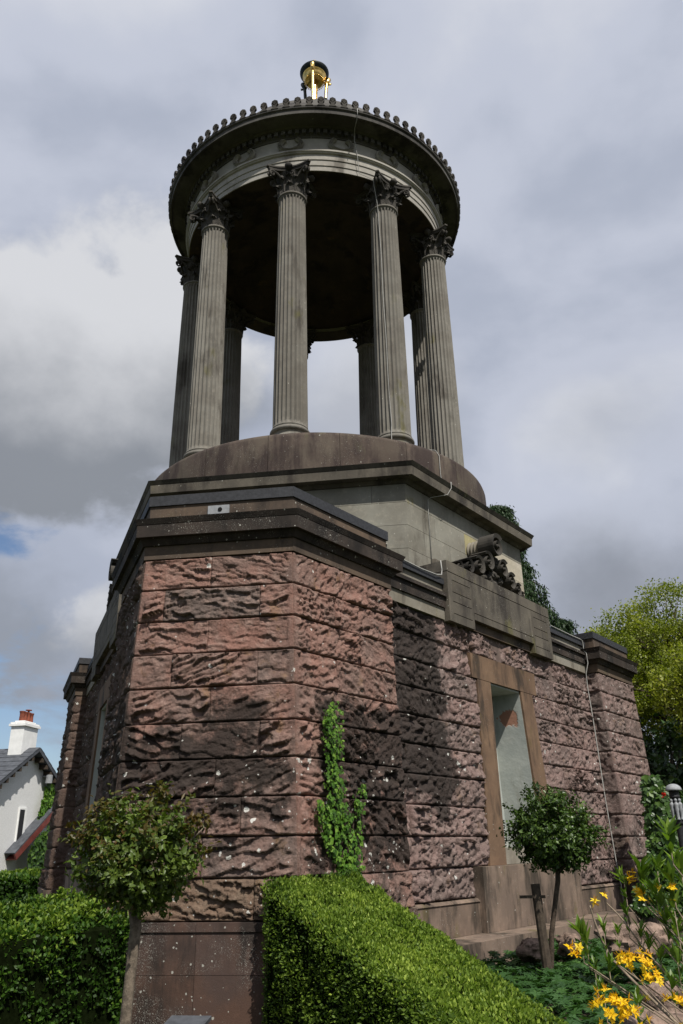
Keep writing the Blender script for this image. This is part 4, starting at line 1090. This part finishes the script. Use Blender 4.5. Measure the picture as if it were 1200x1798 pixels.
dD = .866*xx-.5*(yy)      # distance out from the right wall plane
k_ = (dD > 4.85) & (np.hypot(xx-CX, yy-CY) > 4.3) & ~(((xx-.66)*.79*1+(yy+7.22)*.62 < .85))
xx, yy = xx[k_][:n], yy[k_][:n]; n = len(xx)
hz = gz(xx, yy)+.20+.09*fbm(xx*1.6, yy*1.6, xx*0, 3, 31)
P = np.stack([xx, yy, hz-np.abs(RNG.normal(0, .06, n))], -1)
a_ = palmate(n, P, .062, None)
me = leaf_mesh('ground_cover', M['geran'], a_[0], a_[1], a_[2], a_[3], a_[4], a_[5], .1, .15)
gc = tag(link('ground_cover', me), 'low dark green lobed ground cover filling the bed', 'ground cover', kind='stuff')

def rockobj(p, s, label, sd):
    nu, nv = 36, 22; A = np.linspace(0, 2*np.pi, nu, endpoint=False); B_ = np.linspace(-.5*np.pi, .5*np.pi, nv)
    lo = []
    for b2 in B_:
        q = np.stack([np.cos(A)*math.cos(b2), np.sin(A)*math.cos(b2), np.full(nu, math.sin(b2))], -1)
        f_ = .9+.5*fbm(q[:, 0]*1.6+sd, q[:, 1]*1.6, q[:, 2]*1.6, 4, 41)+.12*np.abs(fbm(q[:, 0]*6+sd, q[:, 1]*6, q[:, 2]*6, 3, 42)); lo.append(q*f_[:, None]*np.array(s))
    b_ = MB(); b_.loft(lo); o = b_.obj('rock', M['rock'], angle=35); o.location = p; o.rotation_euler = (0, 0, sd)
    return tag(o, label, 'rock', 'rocks edging the bed')
for (x, y, h, s, lb, sd) in ((935, 1655, 10.0, (.22, .16, .12), 'rough brown rock beside the stake at the foot of the step', 1.2), (998, 1648, 10.2, (.17, .13, .12), 'reddish rock close to the step right of the stake', 2.1),
                             (1110, 1632, 8.6, (.36, .22, .16), 'long brown rock among the azalea branches in the bed', 3.3), (1165, 1795, 5.0, (.2, .2, .14), 'rock at the lower right under the yellow azalea', 4.2), (1165, 1740, 5.6, (.16, .12, .1), 'small pale rock behind the azalea flowers', 5.2)):
    p_ = atd(x, y, h); rockobj((p_[0], p_[1], max(float(gz(p_[0], p_[1])), p_[2]-s[2]*.6)), s, lb, sd)

# ------------------------------------------------------------------ yellow azalea
azb = np.array([4.05, -11.55, .25])
AZ = tag(empty('azalea', tuple(azb)), 'yellow flowering azalea bush with thin bare stems at lower right', 'shrub')
Ps, Ds, Ns, Ls, Ws, Ts = [], [], [], [], [], []
fP, fD, fN, fL, fW, fT = [], [], [], [], [], []
wood = MB()
def whorl(p, up_, n=9, L=.085, tn=.6):
    up_ = up_/np.linalg.norm(up_); X_ = np.cross(up_, [0.3, .9, .1]); X_ /= np.linalg.norm(X_); Y_ = np.cross(up_, X_)
    for q in range(n):
        an = q*2.4+random.random(); sp = random.uniform(.25, .8)
        D = up_*1.0+(X_*math.cos(an)+Y_*math.sin(an))*sp; D /= np.linalg.norm(D)
        Ps.append(p-azb+up_*random.uniform(-.03, .02)); Ds.append(D); Ns.append(np.cross(D, np.cross(up_, D))+1e-3); Ls.append(L*random.uniform(.6, 1.15)); Ws.append(L*random.uniform(.12, .17)); Ts.append(random.gauss(tn, .2))
def flower(p, up_, r=.026):
    r = r*.86
    up_ = up_/np.linalg.norm(up_); X_ = np.cross(up_, [0.2, .3, .9]); X_ /= np.linalg.norm(X_); Y_ = np.cross(up_, X_); a0 = random.random()*6
    tn = random.uniform(.2, 1)
    for q in range(5):
        an = a0+q*2*math.pi/5; rad = X_*math.cos(an)+Y_*math.sin(an); D = rad+up_*random.uniform(.1, .6)
        fP.append(p-azb); fD.append(D); fN.append(up_); fL.append(r*random.uniform(.85, 1.2)); fW.append(r*.30); fT.append(tn+random.gauss(0, .1))
    for q in range(3):
        fP.append(p-azb); fD.append(up_+RNG.normal(0, .25, 3)); fN.append(X_); fL.append(r*1.3); fW.append(.0015); fT.append(.1)
def truss(p, up_, n, spread):
    for q in range(n):
        d = RNG.normal(0, 1, 3)+up_*1.2; d /= np.linalg.norm(d); flower(p+d*spread*random.uniform(.5, 1), d)
def branch(pix, hs, r0=.011, r1=.003):
    r0 *= .7
    pts = [azb+RNG.normal(0, .05, 3)*np.array([1, 1, 0])]+[atd(x, y, h) for (x, y), h in zip(pix, hs)]
    # smooth
    q = np.array(pts); t = np.linspace(0, len(q)-1, len(q)*4); qq = np.stack([np.interp(t, np.arange(len(q)), q[:, i]) for i in range(3)], -1)
    qq[1:-1] = (qq[:-2]+qq[1:-1]*2+qq[2:])/4
    wood.tube(qq-azb, np.linspace(r0, r1, len(qq)), 6)
    return q
UP = np.array([0, 0, 1.])
branch([(1160, 1770), (1070, 1680), (1045, 1620), (1036, 1590)], [4.5, 4.6, 4.6, 4.6], .011, .004)
tip = atd(1040, 1578, 4.6); [flower(tip+RNG.normal(0, .012, 3), UP+RNG.normal(0, .6, 3), .03) for _ in range(2)]
tip = atd(1060, 1572, 4.62); flower(tip, UP+RNG.normal(0, .6, 3), .028)
branch([(1150, 1690), (1090, 1610), (1065, 1585)], [4.6, 4.6, 4.62], .008, .003)
for (x, y), h, f_, nf in [((1118, 1562), 4.8, 1, 5), ((1112, 1545), 4.8, 1, 4), ((1015, 1678), 4.3, 1, 4), ((1003, 1676), 4.3, 1, 2), ((1172, 1563), 4.5, 1, 4), ((1146, 1594), 4.6, 1, 2), ((1130, 1585), 4.7, 1, 1)]:
    p_ = atd(x, y, h); [flower(p_+RNG.normal(0, .02, 3), UP+RNG.normal(0, .6, 3), .03) for _ in range(nf)]
for (x, y), h, n_, sp in [((1115, 1710), 4.3, 16, .10), ((1098, 1700), 4.35, 8, .06), ((1150, 1735), 4.4, 9, .07), ((1080, 1790), 3.9, 34, .115), ((1110, 1798), 3.9, 16, .09), ((1195, 1778), 4.0, 14, .07), ((1130, 1700), 4.3, 6, .06)]:
    truss(atd(x, y, h), UP+np.array([-.1, -.4, 0]), n_, sp)
for (x, y), h, L in [((1020, 1640), 4.4, .10), ((1030, 1650), 4.4, .085), ((1125, 1530), 4.8, .12), ((1128, 1545), 4.8, .1), ((1175, 1470), 4.4, .13), ((1180, 1545), 4.5, .11), ((1096, 1545), 4.8, .08), ((1150, 1565), 4.6, .1), ((1165, 1590), 4.6, .1), ((1185, 1600), 4.5, .1),
                     ((1170, 1620), 4.6, .09), ((1192, 1640), 4.6, .1), ((1060, 1630), 4.5, .06), ((1085, 1640), 4.7, .06), ((1070, 1700), 4.4, .07), ((1045, 1700), 4.4, .06), ((1125, 1640), 4.7, .07), ((1140, 1660), 4.7, .07), ((1160, 1680), 4.6, .08), ((1190, 1690), 4.5, .09), ((1060, 1740), 4.3, .06), ((1120, 1760), 4.2, .07), ((1180, 1730), 4.4, .08), ((1100, 1600), 4.7, .06), ((1195, 1520), 4.5, .12), ((1155, 1530), 4.7, .09)]:
    p_ = atd(x, y, h); up_ = UP+RNG.normal(0, .22, 3); whorl(p_, up_, 10, L, .6); whorl(p_-np.array([0, 0, .07]), up_, 6, L*.8, .4)
    m1 = azb+(p_-azb)*.55+RNG.normal(0, .06, 3)
    wood.tube(np.array([azb+(p_-azb)*.12+RNG.normal(0, .04, 3), m1, p_-np.array([0, 0, .12]), p_])-azb, [.005, .004, .003, .002], 5)
wood.obj('stem', M['twig'], AZ, smooth=True)
o = link('foliage', leaf_mesh('foliage', M['azleaf'], np.array(Ps), np.array(Ds), np.array(Ns), np.array(Ls), np.array(Ws), np.array(Ts), .2, .1), AZ); o['kind'] = 'stuff'
o = link('blossom', leaf_mesh('blossom', M['azflower'], np.array(fP), np.array(fD), np.array(fN), np.array(fL), np.array(fW), np.array(fT), .1, .2), AZ); o['kind'] = 'stuff'

# ------------------------------------------------------------------ slate-topped plinth sign at the pier foot
sc_ = empty('plaque_stand', (.12, -7.62, .0)); tag(sc_, 'low dark slate plaque on a brown block at the foot of the pier', 'plaque')
b_ = MB(); b_.box((0, 0, .10), (.30, .26, .26)); b_.obj('block', M['redpaint'], sc_)
b_ = MB(); M3 = Matrix.Rotation(R(8), 3, 'X'); b_.box((0, 0, .255), (.36, .32, .03), np.array(M3)); b_.obj('slab', M['slate'], sc_)

# ------------------------------------------------------------------ the white cottage on the left
HD = 34.0
apx = atd(56, 1316, HD); gn = np.array([.998, -.06, 0]); gn /= np.linalg.norm(gn); gt = np.array([gn[1], -gn[0], 0.])*-1   # along the gable, +gt = away (right in picture)
def gp(x, y):
    d = ray(x, y); return CAM+d*((apx-CAM)@gn)/(d@gn)
HS = tag(empty('white_cottage', (apx[0], apx[1], 0.)), 'white harled cottage with slate roof and red chimney pots behind the left pier', 'house')
ho = np.array([apx[0], apx[1], 0.])
def HP(u, v, z): return gt*u+gn*v+np.array([0, 0, z])     # u along the gable, v out of it
zt = apx[2]-.10; hw_ = 3.3; sl_ = .62; ze = zt-hw_*sl_
b_ = MB(); prof = [(-hw_, -.4), (hw_, -.4), (hw_, ze), (0, zt), (-hw_, ze)]
b_.loft([np.array([HP(u, -9, z) for u, z in prof]), np.array([HP(u, 0, z) for u, z in prof])])
wall_ = b_.obj('wall', M['harl'], HS)
for s_ in (-1, 1):
    b_ = MB(); th_ = .13; ov = .35
    q = [(0, zt+.02), (s_*(hw_+.3), ze-.3*sl_+.02), (s_*(hw_+.3), ze-.3*sl_+.02+th_), (0, zt+.02+th_*1.15)]
    if s_ > 0: q = q[::-1]
    b_.loft([np.array([HP(u, -9.2, z) for u, z in q]), np.array([HP(u, ov, z) for u, z in q])][::1])
    rf = b_.obj('roof', M['slate'], HS)
    # slate courses
    for k in range(11):
        u0 = .05+k*.31
        b2 = MB(); z0_ = zt+.02+th_*1.15-u0*sl_
        q2 = [(s_*u0, z0_+.0), (s_*(u0+.33), z0_-.33*sl_+.0), (s_*(u0+.33), z0_-.33*sl_+.035), (s_*u0, z0_+.012)]
        if s_ > 0: q2 = q2[::-1]
        b2.loft([np.array([HP(u, -9.2, z) for u, z in q2]), np.array([HP(u, ov+.01, z) for u, z in q2])]); b2.obj('slate_course', M['slate'], rf)
    for k in range(9):
        u0 = .35+k*.36; b2 = MB(); c_ = HP(s_*u0, .17, zt-u0*sl_-.06)
        M3 = np.stack([gt, gn, UP], 1); b2.box(c_, (.13, .32, .16), M3); b2.obj('eaves_bracket', M['darkwood'], rf)
M3 = np.stack([gt, gn, UP], 1)
b_ = MB(); b_.box(HP(-.05, -.38, zt+.38), (.95, .56, 1.1), M3); ch = b_.obj('chimney', M['whitepaint'], HS)
b_ = MB(); b_.box(HP(-.05, -.38, zt+.975), (1.09, .70, .09), M3); b_.box(HP(-.05, -.38, zt+1.053), (1.02, .62, .065), M3); b_.box(HP(-.05, -.38, zt+1.116), (.8, .4, .06), M3); b_.obj('chimney_cap', M['whitepaint'], ch)
for k in range(4):
    b_ = MB(); b_.lathe([(.0, 0), (.10, 0), (.09, .22), (.095, .31), (.11, .33), (.11, .37), (.08, .37), (.07, .1)], 16, c=tuple(HP(-.35+k*.205, -.38, zt+1.145)))
    if k == 2:
        b_.lathe([(.04, .37), (.04, .44), (.12, .45), (.12, .48), (0, .50)], 12, c=tuple(HP(-.35+k*.205, -.38, zt+1.145)))
    b_.obj('chimney_pot', M['terracotta'], ch, angle=40)
# slit window
c1 = gp(36, 1450)-ho; uu, zz_ = c1@gt, c1[2]
b_ = MB(); b_.box(HP(uu, .02, zz_), (.50, .06, 1.25), M3); wn = b_.obj('window', M['whitepaint'], HS)
b_ = MB(); b_.box(HP(uu-.06, .054, zz_), (.30, .012, 1.12), M3); b_.obj('pane', M['iron'], wn)
# wall lamp
c1 = gp(76, 1371)-ho
b_ = MB(); b_.lathe([(0, 0), (.13, 0), (.13, .30), (0, .34)], 14, c=tuple(HP(c1@gt, .25, c1[2]-.1))); b_.box(HP(c1@gt-.1, .12, c1[2]+.15), (.06, .3, .05), M3); b_.obj('wall_lamp', M['lead'], HS)
# porch roof with red barge board, standing out of the gable
pa, pb = gp(8, 1500)-ho, gp(82, 1418)-ho
ua, za, ub, zb_ = pa@gt, pa[2], pb@gt, pb[2]
dv_ = np.array([ub-ua, zb_-za]); dv_ /= np.linalg.norm(dv_); nv_ = np.array([-dv_[1], dv_[0]])
def strip(off0, off1, v0, v1, nm, mt, par):
    q = [np.array([ua, za])+nv_*off0, np.array([ub, zb_])+nv_*off0, np.array([ub, zb_])+nv_*off1, np.array([ua, za])+nv_*off1]
    b2 = MB(); b2.loft([np.array([HP(u, v0, z) for u, z in q]), np.array([HP(u, v1, z) for u, z in q])]); return b2.obj(nm, mt, par)
pr_ = strip(0, .05, .0, .42, 'porch_roof', M['slate'], HS); strip(-.24, -.002, .36, .42, 'barge_board', M['redpaint'], pr_); strip(-.24, -.20, .01, .359, 'porch_soffit', M['redpaint'], pr_)
# ivy on the cottage gable
Pc = ivy_patch([(1376, 78, 84), (1390, 72, 92), (1420, 66, 94), (1440, 62, 92)], lambda x, y: gp(x, y)+gn*.1, gn, 520, .2, 'x')
Pc2 = ivy_patch([(1450, 62, 90), (1475, 36, 84), (1500, 24, 84), (1530, 24, 84), (1560, 40, 84)], lambda x, y: gp(x, y)+gn*.55, gn, 1100, .2, 'x')
ivy('ivy', Pc, gn, .24, M['ivy'], 'green ivy climbing the gable of the white cottage under its lamp')
ivy('climbing_shrub', Pc2, gn, .24, M['ivyd'], 'dark climbing shrub below the red barge board of the cottage', 'shrub')
h1, h2 = atd(-60, 1545, 27), atd(80, 1535, 24)
u_ = unit((h2-h1)*np.array([1, 1, 0])); pz = np.array([-u_[1], u_[0], 0])
hedge('garden_hedge', [(h1[0], h1[1], h1[2]), (h2[0]+1.0*u_[0], h2[1]+1.0*u_[1], h2[2]), tuple((h2+u_+pz*1.0)[:2])+(h2[2]+.1,), tuple((h1+pz*1.0)[:2])+(h1[2]+.1,)], -.1, M['beech'], 9000, .11, .045, 'far clipped hedge in front of the white cottage', .1, .35)

# ------------------------------------------------------------------ trees behind
def broadleaf(name, base, crown, rad, n, L, W, mt, label, nb=16, bark='bark', group=None, trunk=.26, open_=.0, low=-.35, tint0=.5):
    base = np.array(base, float); crown = np.array(crown, float); rad = np.array(rad, float)
    h = tag(empty(name, tuple(base)), label, 'tree', group)
    b_ = MB(); fork = base+(crown-base)*np.array([.5, .5, 1])*.0; fork = base+np.array([0, 0, max(.8, (crown[2]-rad[2]*.8)-base[2])])
    b_.tube(np.array([base-np.array([0, 0, .2]), base+np.array([.05, 0, (fork[2]-base[2])*.5]), fork])-base, [trunk*1.3, trunk, trunk*.9], 10)
    tips = []
    for k in range(nb):
        d = rdir(1)[0]; d[2] = abs(d[2])*.9+low*.4; e1 = crown+d*rad*random.uniform(.45, .75)
        mid = fork+(e1-fork)*.5+RNG.normal(0, .12, 3)*rad*.5
        b_.tube(np.array([fork-np.array([0, 0, .1]), mid, e1])-base, [trunk*.5, trunk*.3, trunk*.1], 6)
        for q in range(6):
            d2 = unit((d+rdir(1)[0]*.9)[None])[0]; e2 = crown+d2*rad*random.uniform(.8, 1.08)
            s0_ = mid+(e1-mid)*random.uniform(.3, 1); m2 = (s0_+e2)/2+RNG.normal(0, .06, 3)*rad
            b_.tube(np.array([s0_, m2, e2])-base, [trunk*.14, trunk*.08, trunk*.02], 5); tips += [e2, m2, s0_+(m2-s0_)*.5]
            for q3 in range(4):
                e3 = m2+(e2-m2)*random.random()+rdir(1)[0]*rad*.22; b_.tube(np.array([m2, e3])-base, [trunk*.05, trunk*.012], 4); tips.append(e3)
    b_.obj('trunk', M[bark], h, smooth=True)
    tips = np.array(tips); k = n//len(tips)+1
    P = np.repeat(tips, k, 0)+RNG.normal(0, .048, (len(tips)*k, 3))*rad
    q = (P-crown)/rad; lump = fbm(P[:, 0]*.9, P[:, 1]*.9, P[:, 2]*.9, 3, 51)
    keep = (lump > -.35+open_) & (q[:, 2] > -1.0)
    P = P[keep]; m_ = len(P)
    D = rdir(m_)+np.array([0, 0, -.1]); Nn = unit(rdir(m_)+np.array([0, 0, .8]))
    me = leaf_mesh('crown', mt, P-base, D, Nn, L*RNG.uniform(.6, 1.3, m_), W*RNG.uniform(.7, 1.2, m_), RNG.normal(tint0, .22, m_)+lump[keep]*.75, .25, .1)
    o = link('crown', me, h); o['kind'] = 'stuff'
    return h
c = atd(1195, 1205, 25); broadleaf('spring_tree', (c[0]+.6, c[1]+.3, .2), c+np.array([.4, 0, -.25]), (3.45, 3.4, 2.75), 120000, .072, .028, M['oak'], 'yellow green spring tree rising behind the far right pier', 20, open_=.08, tint0=.55)
c = atd(1215, 1215, 19); broadleaf('spring_tree', (c[0]+1.2, c[1]+.2, .2), c+np.array([.3, 0, 0]), (1.15, 1.4, 1.1), 7000, .08, .03, M['oak'], 'leafy bright green branch end low on the right edge before dark trees', 9, open_=.0, tint0=.6, trunk=.16)
# dark evergreen mass under and behind it
c = atd(1195, 1330, 30); broadleaf('dark_evergreen', (c[0], c[1], .2), c+np.array([0, 0, -1.2]), (4.6, 3.5, 4.2), 40000, .2, .08, M['shrub'], 'dark evergreen tree in deep shade behind the spring tree', 22, open_=-.2, tint0=.35, low=-1.6)
c = atd(1185, 1450, 20); broadleaf('dark_shrub', (c[0], c[1], .2), c+np.array([0, 0, .2]), (1.9, 1.5, 1.9), 9000, .15, .055, M['shrub'], 'dark leafy shrub behind the grey garden lantern', 14, open_=-.2, tint0=.7, low=-1.6, trunk=.12)
# ivy-clad stump/wall beside the far pier
Pi = ivy_patch([(1362, 1128, 1150), (1390, 1130, 1172), (1450, 1136, 1182), (1500, 1142, 1200), (1560, 1120, 1230), (1600, 1110, 1240)], lambda x, y: atd(x, y, 15.6+.5*RNG.random()), (0, -1, 0), 2600, .1, 'x')
ivy('ivy', Pi, unit((CAM-Pi.mean(0))*np.array([1, 1, 0])+np.array([.4, 0, 0])), .11, M['ivyd'], 'green ivy covered bank right of the far pier')
fl_ = atd(1165, 1398, 15.4); 
h = tag(empty('red_flower', tuple(fl_)), 'single small red flower in the ivy left of the garden lantern', 'flower')
k = 7; D = rdir(k); D[:, 1] = -abs(D[:, 1]); link('petals', leaf_mesh('petals', M['redflower'], np.zeros((k, 3)), D, unit(rdir(k)+np.array([0, -1, 0])), .07, .03, RNG.random(k)), h)

# cedar behind the attic: hanging sprays
def cedar(base, top, spread, label, seed_, tiers=22, z0f=.35):
    base = np.array(base, float); H_ = top-base[2]
    h = tag(empty('conifer', tuple(base)), label, 'tree')
    b_ = MB(); b_.tube(np.array([[0, 0, -.2], [0, 0, H_*.5], [.1, 0, H_*.9]]), [.45, .25, .03], 10)
    P, D, Nn, T_ = [], [], [], []
    rs = np.random.default_rng(seed_)
    for i in range(tiers):
        u = i/(tiers-1); z = H_*(z0f+(.98-z0f)*u); ln = spread*(1-u*.92)**.8
        for q in range(7):
            an = rs.uniform(0, 6.28); l_ = ln*rs.uniform(.65, 1.1); dr_ = np.array([math.cos(an), math.sin(an), 0])
            pts = [np.array([0, 0, z])+dr_*l_*s+np.array([0, 0, l_*(.12*s-.5*s*s)]) for s in np.linspace(0, 1, 7)]
            b_.tube(pts, np.linspace(.05, .008, 7), 5)
            for s in np.linspace(.2, 1, int(12+l_*4)):
                p0 = np.array([0, 0, z])+dr_*l_*s+np.array([0, 0, l_*(.12*s-.5*s*s)])
                sdv3 = np.array([-dr_[1], dr_[0], 0])*rs.choice([-1, 1])
                ll = .42*(1.15-s)+.22
                for w_ in np.linspace(.1, 1, 4):
                    pp = p0+(sdv3*.8+dr_*.5)*ll*w_*rs.uniform(.7, 1.2)+np.array([0, 0, -.3*ll*w_*w_])
                    hl = rs.uniform(.25, .75)
                    for r_ in np.linspace(0, 1, 7):
                        P.append(pp+np.array([0, 0, -hl*r_])+rs.normal(0, .028, 3)); D.append(np.array([0, 0, -1.0])+rs.normal(0, .5, 3)); Nn.append(rs.normal(0, 1, 3)); T_.append(rs.normal(.5, .25))
    b_.obj('trunk', M['bark'], h, smooth=True)
    n_ = len(P); me = leaf_mesh('crown', M['yew'], np.array(P), np.array(D), np.array(Nn),   .16*RNG.uniform(.6, 1.4, n_), .024*RNG.uniform(.7, 1.3, n_), np.array(T_), .1, .05)
    o = link('crown', me, h); o['kind'] = 'stuff'
    return h
c = atd(885, 1000, 29); zt_ = atd(875, 886, 29)[2]
cedar((c[0], c[1], .0), zt_+.2, 2.75, 'dark drooping conifer showing behind the right edge of the attic block', 5)
c = atd(992, 1090, 34); zt_ = atd(986, 1083, 34)[2]
cedar((c[0]-.2, c[1], .0), zt_+.1, 1.6, 'tip of a distant dark conifer above the right parapet', 6, 10)

# ------------------------------------------------------------------ grey garden lantern with figures
lp = atd(1187, 1412, 14.2); lz = atd(1187, 1440, 14.2)[2]; tz = atd(1187, 1376, 14.2)[2]; hh = tz-lz
LN = tag(empty('garden_lantern', (lp[0], lp[1], 0.)), 'grey metal garden lantern with ribbed dome and small standing figures at the right edge', 'lantern')
r_ = .085
b_ = MB(); b_.lathe([(0, lz-.05), (r_*.9, lz-.05), (r_*.9, lz), (.05, lz+.005), (.05, tz-hh*.42), (r_*.85, tz-hh*.40), (r_*.95, tz-hh*.36), (r_*.85, tz-hh*.33), (r_*.85, tz-hh*.24), (r_*.95, tz-hh*.22), (r_*.8, tz-hh*.19), (0, tz-hh*.19)], 24)
b_.lathe([(.0, 0), (.09, 0), (.07, .1), (.05, .2), (.05, lz-.08), (r_*.9, lz-.05)], 14)
b_.obj('body', M['iron'], LN, angle=40)
b_ = MB(); n_ = 40; lo = []
for s_ in np.linspace(0, 1, 9):
    A = np.linspace(0, 2*np.pi, n_, endpoint=False); rr = r_*1.4*math.cos(s_*math.pi/2*.97)*(1+.04*np.cos(A*20)); lo.append(np.stack([rr*np.cos(A), rr*np.sin(A), np.full(n_, tz-hh*.19+hh*.19*math.sin(s_*math.pi/2))], -1))
b_.loft(lo); b_.obj('dome', M['lead'], LN, smooth=True)
for k in range(6):
    an = k/6*2*math.pi+.35; c0 = np.array([math.cos(an)*r_*.8, math.sin(an)*r_*.8, 0]); H_ = (tz-hh*.41)-lz
    b_ = MB(); b_.lathe([(0, 0), (.035, 0), (.026, .06*H_), (.022, .2*H_), (.026, .38*H_), (.033, .5*H_), (.028, .56*H_), (.036, .68*H_), (.034, .76*H_), (.014, .82*H_), (.013, .84*H_), (.024, .89*H_), (.022, .96*H_), (0, H_)], 12, c=(c0[0], c0[1], lz))
    b_.obj('figure', M['lead'], LN, smooth=True)
